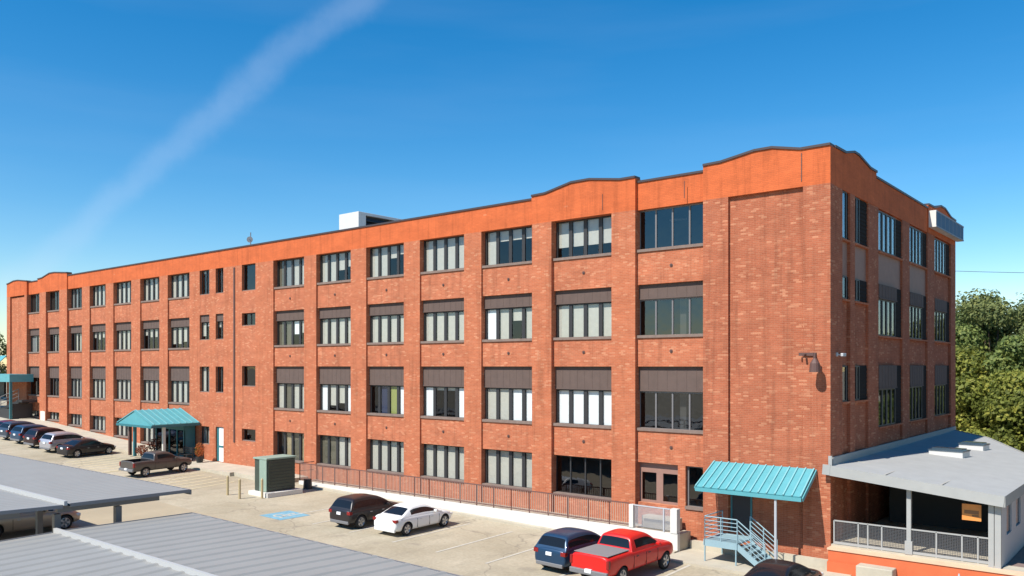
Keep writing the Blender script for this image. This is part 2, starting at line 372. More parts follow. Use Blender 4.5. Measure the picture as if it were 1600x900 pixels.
# ------------------------------------------------------------------ ground
gxs = [p[0] for p in GP]
sheet(gxs, -900, 900, 0, 'lot', 'ground')
sheet([-140, -110, -90, -79, -69, -60, -49, -40, -35, -29, -20, -10, -5, 0, 12], -16.2, -9.6, .004, 'asphalt', 'driving_lane')
# painted bay lines in the near bays and hatched islands on the left
def stripe(name, a, b, w, m, dz=.009):
    a = Vector((a[0], a[1], 0)); b = Vector((b[0], b[1], 0)); d = (b-a).normalized(); r = Vector((-d.y, d.x, 0))*w/2
    k = MB(); ps = [a-r, b-r, b+r, a+r]
    k.add([(p.x, p.y, G(p.x)+dz) for p in ps], [(0, 1, 2, 3)])
    o = k.build(name, m)
    return tag(o, kind='structure')
for x in (-23.0, -20.65, -18.05, -15.3, -12.75, -10.15, -7.0, -4.1):
    stripe('bay_marking', (x, -7.6), (x-.25, -2.6), .11, 'line_white')
for x in (-53.9, -51.2, -48.3, -56.6, -59.4, -41.6, -37.2):
    stripe('bay_marking', (x, -7.4), (x-.8, -2.8), .11, 'line_yellow')
for i in range(7):
    x = -46.9+i*.85; stripe('hatch_marking', (x, -7.6), (x+.1-.95, -4.0), .22, 'line_yellow')
for i in range(6):
    x = -36.7+i*.85; stripe('hatch_marking', (x-.5, -6.9), (x-1.3, -3.4), .17, 'line_yellow')
hb = MB()
def gq(x0, x1, y0, y1, dz, mi=0):
    hb.add([(x0, y0, G(x0)+dz), (x1, y0, G(x1)+dz), (x1, y1, G(x1)+dz), (x0, y1, G(x0)+dz)], [(0, 1, 2, 3)], mi)
gq(-24.1, -22.4, -8.1, -6.4, .008, 0)
def ring(cx, cy, r0, r1, a0, a1, dz, mi, n=14):
    for i in range(n):
        t0 = a0+(a1-a0)*i/n; t1 = a0+(a1-a0)*(i+1)/n
        hb.add([(cx+r*math.cos(t), cy+r*math.sin(t), G(cx+r*math.cos(t))+dz) for r, t in ((r0, t0), (r1, t0), (r1, t1), (r0, t1))], [(0, 1, 2, 3)], mi)
ring(-23.3, -7.45, .26, .36, R(130), R(400), .013, 1)
ring(-23.33, -6.72, 0.001, .10, 0, 2*math.pi, .013, 1)
for x0, x1, y0, y1 in ((-23.38, -23.28, -7.4, -6.85), (-23.28, -22.98, -7.4, -7.3), (-23.28, -23.08, -7.1, -7.02), (-23.04, -22.94, -7.75, -7.4), (-22.94, -22.80, -7.75, -7.67)):
    gq(x0, x1, y0, y1, .013, 1)
tag(hb.build('accessible_bay_marking', ['paint_blue', 'line_white']), kind='structure')

# kerb and raised pavement along the wall
pv = MB()
def pav(x0, x1, y0, z0, z1):
    pv.prism([(x0, y0, z0), (x1, y0, z1), (x1, y0, z1-.9), (x0, y0, z0-.9)], (0, -y0+.02, 0))
for a, c in ((-140, -110), (-110, -90), (-90, -79), (-79, -69), (-69, -60), (-60, -49), (-49, -42)):
    pav(a, c, -2.5, G(a)+.12, G(c)+.12 if c != -42 else 1.44)
pav(-42, -35.6, -2.6, 1.44, 1.43); pav(-35.6, -31.2, -2.3, 1.43, 1.30)
tag(pv.build('pavement', 'concrete'), kind='structure')
kb = MB()
for a, c in ((-29, -20), (-20, -10), (-10, -5.6)):
    kb.prism([(a, -1.5, G(a)+.11), (c, -1.5, G(c)+.11), (c, -1.5, G(c)-.3), (a, -1.5, G(a)-.3)], (0, .297, 0))
tag(kb.build('kerb', 'concrete'), kind='structure')
ap = MB(); ap.box(-5.58, .9, -2.6, -.302, .2, .60)
tag(ap.build('entrance_apron', 'concrete'), kind='structure')

# ------------------------------------------------------------------ main building
B = empty('brick_building', (-39.5, 10, 0))
tag(B, 'long four storey red brick factory building with rows of dark framed windows', 'building')
bays = [(-74.16,-71.2),(-69.78,-66.9),(-65.31,-62.52),(-61.06,-58.12),(-56.77,-53.75),(-52.3,-49.34),(-48.11,-45.03)]
nar = [(-43.65,-42.39),(-41.58,-40.61)]
bays2 = [(-34.83,-31.63),(-30.43,-27.22),(-25.87,-22.77),(-21.53,-18.32),(-17.15,-13.87),(-12.73,-9.44),(-8.24,-5.07)]
rows = [(12.95, 14.70, 0), (9.27, 11.49, .63), (5.30, 7.98, 1.05), (2.10, 3.88, 0)]   # z0,z1,infill height
wall = MB()            # slot 0 brick, 1 painted band, 2 spandrel
YB = .36
def pavil(x0, x1): return any(a-.01 <= x0 and x1 <= b+.01 for a, b in ((-79.04, -74.16), (-71.6, -65.31), (-13.9, -8.24), (-5.07, 0)))
def pier(x0, x1, z0=-.6, z1=14.70):
    y = -.08 if pavil(x0, x1) else 0
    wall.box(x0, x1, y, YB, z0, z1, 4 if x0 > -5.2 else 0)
openA = []             # windows list: x0,x1,z0,z1,infill,row,key
def bay(x0, x1, ops, yr=.10, top=14.70, zb=-.6):
    """spandrels between openings; ops sorted from top: (z0,z1,..)"""
    z = top
    for o in ops:
        if z-o[1] > .01: wall.box(x0, x1, yr, YB, o[1], z, 2)
        z = o[0]
    wall.box(x0, x1, yr, YB, zb, z, 2)
edges = []
allb = []
for i, (a, c) in enumerate(bays): allb.append((a, c, 'L%d' % i))
for i, (a, c) in enumerate(nar): allb.append((a, c, 'N%d' % i))
allb.append((-38.37, -36.81, 'S0'))
for i, (a, c) in enumerate(bays2): allb.append((a, c, 'R%d' % i))
px = -74.16
for a, c, k in allb:
    if a-px > .01:
        if k == 'L1': pier(-71.2, -69.78)
        else: pier(px, a)
    px = c
pier(-5.07, -3.99); pier(-1.01, 0)
pier(-79.04, -78.2); pier(-74.7, -74.16)
wall.box(-78.2, -74.7, .06, YB, -.6, 14.6, 0)         # blind recessed panel, left end
wall.box(-3.99, -1.01, .06, YB, .95, 14.75, 4)        # blind recessed panel, right corner
wall.box(-3.99, -1.01, .06, YB, -.6, .95, 4)
for a, c, k in allb:
    if k[0] in 'LR':
        ops = []
        for r, (z0, z1, inf) in enumerate(rows):
            if k[0] == 'L' and r == 3:
                z0 = max(z0, G((a+c)/2)+.30)
                if k == 'L0': z0 = 3.3
            if k == 'R6' and r == 3: z0 = 2.17
            ops.append((z0, z1)); openA.append((a, c, z0, z1, inf, r, k))
        bay(a, c, ops)
    elif k[0] == 'N':
        zz = [(12.98, 14.70, 0), (9.82, 11.58, .5), (6.18, 7.97, 0), (2.55, 3.80, 0)]
        if k == 'N1': zz[3] = (1.45, 3.84, 0)
        for r, (z0, z1, inf) in enumerate(zz): openA.append((a, c, z0, z1, inf, r, k))
        bay(a, c, [z[:2] for z in zz], yr=.003)
    else:
        zz = [(12.96, 14.70, 0), (10.65, 11.49, 0), (6.66, 8.0, 0), (3.06, 3.86, 0)]
        for r, (z0, z1, inf) in enumerate(zz): openA.append((a, c, z0, z1, inf, r, k))
        bay(a, c, [z[:2] for z in zz], yr=.003)
# painted parapet band and stepped gables of facade A
def band(x0, x1, y, prof):
    """prof: list of (x, ztop)"""
    pts = [(x0, y, 14.70), (x1, y, 14.70)]+[(x, y, z) for x, z in reversed(prof)]
    wall.prism(pts, (0, YB-y, 0), 1)
cop = MB()
def coping(prof, y, w=.46, axis='x', off=0):
    for (a, za), (b_, zb) in zip(prof, prof[1:]):
        if axis == 'x': cop.prism([(a, y-.05, za), (b_, y-.05, zb), (b_, y-.05, zb+.09), (a, y-.05, za+.09)], (0, w, 0))
        else: cop.prism([(off+.05, a, za), (off+.05, b_, zb), (off+.05, b_, zb+.09), (off+.05, a, za+.09)], (-w, 0, 0))
segs = [(-79.04, -74.16, -.08, [(-79.04, 15.95), (-78.6, 15.98), (-77.3, 16.15), (-76.2, 16.15), (-74.16, 15.95)]),
        (-74.16, -71.6, .10, [(-74.16, 15.85), (-71.6, 15.85)]),
        (-71.6, -65.31, -.08, [(-71.6, 15.95), (-70.6, 16.0), (-69.0, 16.3), (-67.9, 16.3), (-65.31, 16.1)]),
        (-65.31, -13.9, 0.0, [(-65.31, 15.86), (-13.9, 15.86)]),
        (-13.9, -8.24, -.08, [(-13.9, 16.0), (-13.1, 16.02), (-11.6, 16.32), (-10.6, 16.32), (-9.0, 16.08), (-8.24, 16.08)]),
        (-8.24, -5.07, .10, [(-8.24, 15.88), (-5.07, 15.88)]),
        (-5.07, 0, -.08, [(-5.07, 16.08), (-4.3, 16.1), (-2.9, 16.32), (-2.2, 16.32), (-1.1, 16.08), (0, 16.08)])]
for x0, x1, y, pr in segs: band(x0, x1, y, pr); coping(pr, y)
# facade B (east end, plane x = 0, wall runs to x = -0.36 and beyond)
XB = -.42
nb = [(1.26, 2.18), (2.75, 4.55)]
wb = [(5.95, 9.68), (10.9, 14.28), (15.73, 19.29)]
openB = []
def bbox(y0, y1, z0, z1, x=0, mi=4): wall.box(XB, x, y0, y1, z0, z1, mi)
bpx = .36
colsB = [(a, c, 'n') for a, c in nb]+[(a, c, 'w') for a, c in wb]
for i, (a, c, k) in enumerate(colsB):
    bbox(bpx, a, -.6, 14.68, 0 if (i in (0, 1)) else -.02); bpx = c
bbox(bpx, 20.45, -.6, 14.68, 0)
for i, (a, c, k) in enumerate(colsB):
    if k == 'n': ops = [(12.84, 14.72, 0), (10.56, 11.45, 0), (6.64, 8.02, 0)]
    else: ops = [(12.88, 14.6, 0), (9.29, 11.48, .62), (5.42, 8.03, 1.0)]
    z = 14.68
    for j, (z0, z1, inf) in enumerate(ops):
        z1 = min(z1, 14.68)
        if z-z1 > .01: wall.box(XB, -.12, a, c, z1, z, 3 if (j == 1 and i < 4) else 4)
        openB.append((a, c, z0, z1, inf, j, k+str(i))); z = z0
    wall.box(XB, -.12, a, c, -.6, z, 4)
def bandB(y0, y1, x, prof):
    pts = [(x, y0, 14.68), (x, y1, 14.68)]+[(x, y, z) for y, z in reversed(prof)]
    wall.prism(pts, (-.36-x-.06, 0, 0), 1)
segB = [(.36, 5.6, 0, [(.36, 16.08), (1.6, 16.1), (2.6, 16.32), (3.2, 16.32), (4.7, 16.08), (5.6, 16.08)]),
        (5.6, 14.3, -.04, [(5.6, 15.88), (14.3, 15.88)]),
        (14.3, 20.45, 0, [(14.3, 16.05), (15.6, 16.08), (16.9, 16.35), (17.9, 16.35), (19.3, 16.08), (20.45, 16.05)])]
for y0, y1, x, pr in segB: bandB(y0, y1, x, pr); coping(pr, 0, axis='y', off=x)
# rear and west walls
wall.box(-79.04, -.42, 20.1, 20.45, -.6, 15.9, 0)
wall.box(-79.04, -78.7, .36, 20.1, -.6, 15.9, 0)
wall.build('wall', ['brick', 'brick_band', 'brick_spandrel', 'panel_light', 'brick_corner'], B)
cop.build('coping', 'coping', B)
rf = MB(); rf.box(-78.7, -.42, .36, 20.1, 15.1, 15.3); rf.build('roof', 'roof_deck', B)
fl = MB()
for z in (1.2, 4.9, 8.75, 12.5): fl.box(-78.7, -.45, .40, 20.1, z-.25, z)
fl.box(-78.7, -4.6, 4.4, 4.6, 1.2, 15.1); fl.box(-4.6, -4.4, 4.4, 20.1, 1.2, 15.1)
for x in (-71, -66.2, -57.5, -48.8, -39.5, -34.9, -26.6, -17.6, -9.0, -4.7): fl.box(x-.06, x+.06, .40, 4.4, 1.2, 15.1)
for y in (5.2, 10.3, 15.0): fl.box(-4.4, -.45, y-.06, y+.06, 1.2, 15.1)
fl.build('floor_slab', 'interior', B)
ic = MB()
for z0, z1 in ((8.75, 12.2), (4.9, 8.4)): ic.box(-6.55, -6.25, .75, 1.05, z0, z1)
ic.build('interior_column', 'interior_light', B)
ic = MB(); ic.tube((-7.35, 1.3, 14.35), (-6.6, 1.5, 14.35), .045); ic.build('tube_light', 'blind_white', B)

# ---- windows: frame (the part) with pane and blinds as sub-parts
BM = {'b': 0, 'w': 1, 't': 2, 'o': 3, 'g': 4, 'y': 5, 'u': 6}
BLM = ['blind_beige', 'blind_white', 'blind_tan', 'blind_olive', 'blind_grey', 'poster_yellow', 'poster_blue']
class Pl:          # maps (u, depth, z) to the facade plane; u grows along the facade, depth goes inwards
    def __init__(s, ax): s.ax = ax
    def box(s, mb, u0, u1, d0, d1, z0, z1, mi=0):
        if s.ax == 'A': mb.box(u0, u1, d0, d1, z0, z1, mi)
        else: mb.box(-d1, -d0, u0, u1, z0, z1, mi)
def window(ax, u0, u1, z0, z1, codes, infill=0, dep=.24, mull=.15, clear=False, sill=True, edge=.06, fm='frame_dark'):
    P = Pl(ax); n = len(codes); zt = z1-infill
    u0 += .002; u1 -= .002
    fr = MB(); e = edge
    z0 += .002
    P.box(fr, u0, u1, dep, dep+.07, z0, z0+e); P.box(fr, u0, u1, dep, dep+.07, zt-e, zt-.002)
    pitch = (u1-u0)/n
    P.box(fr, u0, u0+mull/2, dep, dep+.07, z0+e, zt-e); P.box(fr, u1-mull/2, u1, dep, dep+.07, z0+e, zt-e)
    for i in range(1, n):
        c = u0+i*pitch; P.box(fr, c-mull/2, c+mull/2, dep-.003, dep+.075, z0+e, zt-e)
    w = fr.build('window', fm, B)
    g = MB()
    for i in range(n):
        ua, ub, dd = u0+i*pitch+mull/2, u0+(i+1)*pitch-mull/2, dep+.03
        if ax == 'A': g.add([(ua, dd, z0+e), (ub, dd, z0+e), (ub, dd, zt-e), (ua, dd, zt-e)], [(0, 1, 2, 3)])
        else: g.add([(-dd, ua, z0+e), (-dd, ub, z0+e), (-dd, ub, zt-e), (-dd, ua, zt-e)], [(0, 1, 2, 3)])
    g.build('pane', 'glass_dark' if clear else ('glass_sky' if ax == 'B' else 'glass'), w)
    b = MB(); any_ = False
    for i, cc in enumerate(codes):
        a = u0+i*pitch+mull/2-.01; c = u0+(i+1)*pitch-mull/2+.01; h = zt-z0
        if cc in BM: zl, mi = z0+.02, BM[cc]
        elif cc.isdigit() and cc != '0': zl, mi = zt-e-(h-2*e)*int(cc)/10, 0
        elif cc in 'ABC': zl, mi = zt-e-(h-2*e)*{'A': .78, 'B': .55, 'C': .2}[cc], 1
        else: continue
        j = random.uniform(-.01, .015)
        P.box(b, a, c, dep+.10+j, dep+.112+j, zl, zt-.01, mi); any_ = True
    if any_: b.build('blind', BLM, w)
    if sill:
        s_ = MB(); yr = .06 if ax == 'A' else .02
        P.box(s_, u0, u1, yr, dep, z0-.01, z0+.05); P.box(s_, u0-.0, u1, yr-.02, yr, z0-.07, z0+.05); s_.build('sill', 'sill', w)
    if infill:
        k = MB(); P.box(k, u0, u1, dep-.06, dep+.05, zt, z1-.002)
        n2 = max(2, int((u1-u0)/.4))
        for i in range(1, n2):
            c = u0+(u1-u0)*i/n2; P.box(k, c-.012, c+.012, dep-.068, dep-.06, zt+.02, z1-.02)
        P.box(k, u0, u1, dep-.085, dep-.06, zt, zt+.05)
        k.build('infill_panel', 'infill', B)
    return w
codeA = {
 'L0': ['gg', 'gg', 'dd', 'bb'], 'L1': ['gg', 'dggd', 'dddd', 'bbtb'], 'L2': ['ggdd', 'dbbg', 'gbgg', 'bgbg'],
 'L3': ['bbbb', '3434', 'bbbb', 'gbbg'], 'L4': ['bbbb', 'bbbb', 'bbbb', 'bbbb'], 'L5': ['bbbb', '3443', 'bbbb', 'bbbb'], 'L6': ['bbbb', '8878', 'bbbb', None],
 'N0': ['1d', '8C', 'bg', 'gb'], 'N1': ['db', '3w', 'd6', None], 'S0': ['d', 'dd', 'd', 'd'],
 'R0': ['ogbb', 'ooB5', 'bobb', 'dtot'], 'R1': ['bb65', 'bbbb', 'w87w', 'oobb'], 'R2': ['bb43', 'bbbb', 'duyw', 'bbbb'],
 'R3': ['bbbb', 'bbbb', 'w11w', 'bbbb'], 'R4': ['b333', 'wb4b', 'bbww', 'bbbb'], 'R5': ['7777', 'bbbb', 'wwww', 'dddd'], 'R6': ['dddd', 'dddd', 'dddd', None]}
codeA['R2'][2] = 'duyww'[0:2]+'yw' if False else 'duyw'
for a, c, z0, z1, inf, r, k in openA:
    cd = codeA[k][r]
    if cd is None: continue
    if k[0] == 'S': window('A', a, c, z0, z1, cd, clear=True, mull=.08, dep=.18); continue
    if k[0] == 'N': window('A', a, c, z0, z1, cd, inf, mull=.10, dep=.17); continue
    clear = (k == 'R6') or (k, r) in (('R5', 3), ('L0', 0), ('L1', 0), ('L1', 2), ('L0', 2))
    window('A', a, c, z0, z1, cd, inf, dep=.30, mull=.07 if clear and k[0] == 'R' else .19, clear=clear, fm='frame_mid' if k == 'R6' else 'frame_dark')
codeB = {'n0': ['w', 'b', 'g'], 'n1': ['wb', 'bd', 'dg'], 'w2': ['wwww', 'dddd', 'gggg'], 'w3': ['wwww', 'dddd', 'gggd'], 'w4': ['wwww', 'dddd', 'dgdd']}
for a, c, z0, z1, inf, j, k in openB:
    f = {'n0': .72, 'n1': .42}.get(k, .72); m_ = a+(c-a)*f
    window('B', a, m_, z0, z1, codeB[k][j], inf, dep=.05, mull=.16, clear=(j > 0), sill=False)
    q = MB(); Pl('B').box(q, m_+.002, c-.002, .09, .13, z0+.002, z1-.002)  # added dark slatted panel, stands in for the dark reveal beside the glass
    for i in range(int((z1-z0)/.16)): Pl('B').box(q, m_+.04, c-.04, .07, .09, z0+.05+i*.16, z0+.12+i*.16)
    q.build('reveal_panel', 'reveal_dark' if 'reveal_dark' in M else (mat('reveal_dark', (.022, .018, .017), .9, spec=.15) and 'reveal_dark'), B)
    q = MB(); Pl('B').box(q, a+.002, c-.002, -.02, .13, z0-.07, z0-.002); q.build('sill', 'brick', B)
# double door with side window in the last bay of the ground row, white door, entrance
dr = MB()
dr.box(-8.24, -6.30, .30, .37, 3.45, 3.875); dr.box(-8.24, -8.12, .30, .37, 2.175, 3.45); dr.box(-6.42, -6.30, .30, .37, 2.175, 3.45); dr.box(-7.42, -7.10, .297, .37, 2.175, 3.45)
dr.box(-8.12, -7.42, .30, .37, 2.175, 2.27); dr.box(-7.10, -6.42, .30, .37, 2.175, 2.27)
d = dr.build('double_door', 'infill_light', B)
g = MB(); g.box(-8.12, -7.42, .33, .336, 2.27, 3.45); g.box(-7.10, -6.42, .33, .336, 2.27, 3.45); g.build('pane', 'glass_dark', d)
pp = MB(); pp.box(-6.30, -5.95, .101, .36, 2.18, 3.878); pp.build('door_jamb', 'brick', B)
window('A', -5.95, -5.07, 2.17, 3.878, 'd', dep=.26, mull=.16, clear=True, fm='infill_light' if False else 'frame_mid')
x0, x1 = nar[1]
wd = MB(); wd.box(x0+.28, x1-.02, .10, .15, 1.47, 3.78); wd.box(x0, x0+.28, .10, .2, 1.46, 3.83, 1); wd.box(x0+.28, x1, .10, .2, 3.78, 3.83, 1); wd.box(x0+.3, x1-.04, .09, .10, 2.42, 2.56, 1)
wd.build('door', ['blind_white', 'teal_dark'], B)
en = MB(); x0, x1 = bays[6]
en.box(x0+.01, x1+.9, -.9, -.84, 3.5, 3.9, 0)
for x in (x0+.03, x0+.95, x0+1.9, x1-.1, x1+.84): en.box(x, x+.09, -.93, -.83, 1.6, 3.5, 0)
en.box(x1+.86, x1+.93, -.9, -.09, 1.6, 3.9, 0); en.box(x0, x0+.06, -.9, -.01, 1.6, 3.9, 0)
en.box(x0+.01, x1+.9, -.9, -.01, 3.9, 3.97, 0); en.box(x0+.08, x1+.84, -.91, -.85, 1.58, 1.75, 0)
vb = en.build('entrance_vestibule', 'teal_dark', B)
g = MB(); g.box(x0+.08, x1+.84, -.875, -.868, 1.75, 3.5); g.build('pane', 'glass_dark', vb)
# anchor plates, downpipes, white pier foot
for k in (0, 1, 2):
    zc = ((rows[k][0]+rows[k+1][1])/2)
    for a, c, kk in allb:
        if kk[0] != 'R' : continue
        p = MB(); x = (a+c)/2+.05; p.tube((x, .10, zc), (x, .075, zc), .075, n=8); p.tube((x, .075, zc), (x, .05, zc), .03, n=6); p.build('anchor_plate', 'anchor', B)
dn = MB(); dn.box(-39.33, -39.17, -.05, -.002, 2.9, 14.6); dn.build('downpipe', 'anchor', B)
dn = MB(); dn.box(-70.9, -69.9, -.12, -.083, 2.9, 3.9); dn.build('pier_foot', 'concrete_white', B)
bf = MB(); bf.box(-5.55, -.03, -.30, -.09, .2, .93); bf.build('foundation', 'concrete', B)
for x, w_ in ((-1.06, .03), (-9.9, .02), (-5.9, .025), (-30.9, .025)):
    k = MB(); k.box(x-w_/2, x+w_/2, -.10 if x > -10 else .07, -.081 if x > -10 else .098, 14.9, 15.95 if x > -2 else 15.6); k.build('stain_strip', 'anchor', B)
# sign box hung on the east gable
sg = MB(); sg.box(.004, .34, 14.4, 20.75, 14.95, 15.78, 0)
for i in range(7): sg.box(.34, .352, 14.5+i*.9, 14.5+i*.9+.05, 15.0, 15.73, 1)
sg.box(.34, .36, 14.4, 20.75, 14.95, 15.02, 1); sg.box(.34, .36, 14.4, 20.75, 15.70, 15.78, 1)
mat('sign_face', (.10, .19, .28), .85, spec=.15)  # matte blue carries the mirrored sky in its colour
mat('sign_bar', (.26, .30, .34), .8)
o = sg.build('sign_cabinet', ['concrete_white', 'sign_bar'])
tag(o, 'long pale box sign under the gable at the far end of the shaded brick wall', 'sign')
k = MB(); k.box(.341, .346, 14.45, 20.7, 15.02, 15.70); f_ = k.build('sign_face', 'sign_face'); f_.parent = o

# ------------------------------------------------------------------ things on the building
t = empty('rooftop_unit', (-36.5, 7, 15.3)); tag(t, 'white boxy air handling unit with dark louvred side standing on the roof', 'rooftop unit')
k = MB(); k.box(-38.3, -36.1, 8, 8.25, 15.3, 19.15); k.box(-38.3, -36.1, 8.25, 14, 18.95, 19.15); k.box(-38.3, -38.2, 8.25, 14, 15.3, 18.95); k.box(-36.25, -36.1, 8.25, 8.7, 15.3, 18.95); k.box(-38.3, -36.1, 13.9, 14.05, 15.3, 18.95)
k.build('casing', 'white_metal', t, bevel=.02)
k = MB()
for i in range(11): k.prism([(-36.2, 8.7, 15.5+i*.31), (-36.05, 8.7, 15.42+i*.31), (-36.05, 8.7, 15.46+i*.31), (-36.2, 8.7, 15.7+i*.31)], (0, 5.2, 0))
k.box(-36.5, -36.4, 8.7, 13.9, 15.3, 18.95)
k.build('louvre', 'black', t)
k = MB(); k.box(-36.1, -33.2, 9.6, 12.6, 15.3, 18.2); k.build('duct', 'steel_grey', t)
t = empty('antenna', (-42.0, 3, 15.3)); tag(t, 'thin dark mast with a small dish on the roof edge', 'antenna')
k = MB(); k.tube((-42, 3, 15.3), (-42, 3, 17.6), .035); k.build('mast', 'steel_grey', t)
k = MB(); k.tube((-41.95, 2.95, 17.05), (-41.8, 2.8, 17.05), .05, .22, n=14); k.tube((-41.8, 2.8, 17.05), (-41.45, 2.55, 17.0), .02); k.build('dish', 'steel_grey', t)
t = empty('bell_lamp', (-.4, -.08, 8.3)); tag(t, 'dark bell shaped lamp on a short arm near the brick corner', 'wall lamp')
k = MB(); k.box(-.62, -.5, -.12, -.081, 8.3, 8.5); k.tube((-.55, -.1, 8.42), (-.42, -.5, 8.42), .025); k.tube((-.42, -.5, 8.46), (-.42, -.5, 8.25), .045); k.build('bracket', 'anchor', t)
k = MB(); k.tube((-.42, -.5, 8.28), (-.42, -.5, 8.1), .06, .17, n=14); k.tube((-.42, -.5, 8.1), (-.42, -.5, 7.78), .17, .2, n=14); k.build('shade', 'anchor', t, smooth=False)
t = empty('camera_bar', (.0, .6, 8.4)); tag(t, 'small white security camera on the shaded brick wall beside the corner', 'camera')
k = MB(); k.box(.002, .05, .5, .62, 8.36, 8.5); k.tube((.03, .56, 8.43), (.2, .7, 8.40), .02); k.build('bracket', 'grey_metal', t)
k = MB(); k.box(.14, .24, .6, .95, 8.36, 8.48); k.build('housing', 'grey_metal', t, bevel=.015)
k = MB(); k.box(-1.15, -.6, -.14, -.081, 8.38, 8.5); k.tube((-.9, -.11, 8.44), (-.9, -.35, 8.40), .04)
tag(k.build('floodlight', 'anchor'), 'small flat fitting on the sunlit wall left of the bell lamp', 'wall light')

def slope_roof(mb, P0, P1, P2, P3, th=.06, mi=0):
    P = [Vector(p) for p in (P0, P1, P2, P3)]; n = (P[1]-P[0]).cross(P[3]-P[0]).normalized()
    if n.z < 0: n = -n
    mb.prism([p for p in P], n*th, mi); return n
# teal shed awning above the right hand door
t = empty('shed_awning', (-2.6, 0, 3.3)); tag(t, 'teal standing seam metal awning sloping over the door by the corner', 'awning')
k = MB(); n = slope_roof(k, (-4.56, -.085, 4.15), (-.56, -.085, 4.15), (-.52, -1.56, 3.30), (-4.65, -1.56, 3.30), .05)
k.build('roof_sheet', 'teal', t)
for i in range(14):
    f = i/13; a = Vector((-4.54+f*3.96, -.09, 4.15))+n*.07; b_ = Vector((-4.63+f*4.09, -1.57, 3.30))+n*.07
    q = MB(); q.bar(a, b_, .05, .05); q.build('seam', 'teal_seam', t)
k = MB(); k.box(-4.65, -.52, -1.6, -1.565, 3.17, 3.31); k.bar((-.5, -.09, 4.12), (-.48, -1.56, 3.24), .04, .14); k.bar((-4.6, -.09, 4.12), (-4.68, -1.56, 3.24), .04, .14); k.build('fascia', 'teal', t)
k = MB(); k.tube((-1.49, -1.5, .6), (-1.49, -1.5, 3.3), .05); k.build('post', 'grey_metal', t)
k = MB(); k.box(-3.93, -3.86, .02, .059, 1.45, 3.12); k.box(-3.11, -3.04, .02, .059, 1.45, 3.12); k.box(-3.86, -3.11, .02, .059, 3.05, 3.12)
db = k.build('dock_door', 'teal_dark', B); k = MB(); k.box(-3.86, -3.11, .03, .055, 1.45, 3.05); q = k.build('door_leaf', 'black', db)
# steel stair and landing
t = empty('steel_stair', (-3.2, -1.2, .5)); tag(t, 'pale blue steel stair with landing and railings under the teal awning', 'stair')
k = MB(); k.box(-4.1, -2.8, -1.85, -.31, 1.36, 1.42); k.box(-4.12, -2.8, -1.9, -1.85, 1.18, 1.42); k.box(-4.15, -4.1, -1.9, -.31, 1.2, 1.42); k.build('landing', 'teal_stair', t)
for y in (-1.86, -.72):
    k = MB(); k.prism([(-2.8, y, 1.42), (-1.75, y, .66), (-1.75, y, .60), (-2.0, y, .60), (-2.8, y, 1.16)], (0, .05, 0)); k.build('stringer', 'teal_stair', t)
for i in range(5):
    z = 1.42-(i+1)*.15; x = -2.8+i*.21
    k = MB(); k.box(x+.01, x+.25, -1.81, -.72, z-.03, z); k.build('tread', 'teal_stair', t)
def rail(mb, a, b_, h, nr, r=.02, posts=2, mi=0):
    a = Vector(a); b_ = Vector(b_)
    for i in range(nr):
        z = h*(i+1)/nr; mb.tube(a+Vector((0, 0, z)), b_+Vector((0, 0, z)), r if i == nr-1 else r*.7, n=6, mi=mi)
    for i in range(posts):
        p = a.lerp(b_, i/(posts-1)); mb.tube(p, p+Vector((0, 0, h)), r, n=6, mi=mi)
k = MB(); rail(k, (-4.1, -1.87, 1.42), (-2.8, -1.87, 1.42), .88, 6, .022, 3); rail(k, (-4.1, -.35, 1.42), (-4.1, -1.87, 1.42), .88, 6, .022, 2)
k.build('railing', 'teal_stair', t)
for y in (-1.84, -.70):
    k = MB(); rail(k, (-2.8, y, 1.42), (-1.75, y, .66), .85, 5, .022, 3); k.build('railing', 'teal_stair', t)
for x, y in ((-4.1, -1.87), (-2.85, -1.87), (-4.1, -.38)):
    k = MB(); k.tube((x, y, .6), (x, y, 1.2), .03, n=8); k.build('leg', 'teal_stair', t)

# white loading dock wall with deck, railing and landing
t = empty('loading_dock', (-18, -.6, .6)); tag(t, 'long low white concrete dock wall in front of the brick facade', 'dock')
k = MB(); k.prism([(-30.5, -1.2, 1.24), (-5.62, -1.2, 1.30), (-5.62, -1.2, .1), (-30.5, -1.2, .1)], (0, .2, 0)); k.build('retaining_wall', 'concrete_white', t)
k = MB(); k.prism([(-30.5, -1.0, 1.20), (-5.62, -1.0, 1.26), (-5.62, -1.0, .1), (-30.5, -1.0, .1)], (0, .916, 0)); k.build('deck', 'concrete', t)
k = MB(); k.box(-7.86, -7.66, -1.22, -1.02, 1.31, 2.26); k.build('pillar', 'concrete_white', t); k = MB(); k.box(-5.94, -5.64, -1.22, -.95, 1.31, 2.28); k.build('pillar', 'concrete_white', t)
k = MB(); k.box(-7.6, -6.0, -.6, -.09, 1.28, 1.75); k.build('door_step', 'concrete', t)
def mesh_panel(mb, a, b_, z0, z1, step=.05, w=.006, horiz=True, mi=0):
    a = Vector(a); b_ = Vector(b_); Ln = (b_-a).length; n = int(Ln/step)
    for i in range(n+1):
        p = a.lerp(b_, i/n); mb.bar((p.x, p.y, z0), (p.x, p.y, z1), w, w, mi)
    if horiz:
        m_ = int((z1-z0)/step)
        for i in range(m_+1):
            z = z0+(z1-z0)*i/m_; mb.bar((a.x, a.y, z), (b_.x, b_.y, z), w, w, mi)
k = MB(); mesh_panel(k, (-7.6, -1.15, 0), (-6.0, -1.15, 0), 1.4, 2.22, .045, .011); k.bar((-7.62, -1.15, 2.25), (-5.98, -1.15, 2.25), .05); k.bar((-6.25, -1.16, 1.3), (-6.25, -1.16, 2.25), .06); k.build('mesh_guard', 'grey_metal', t)
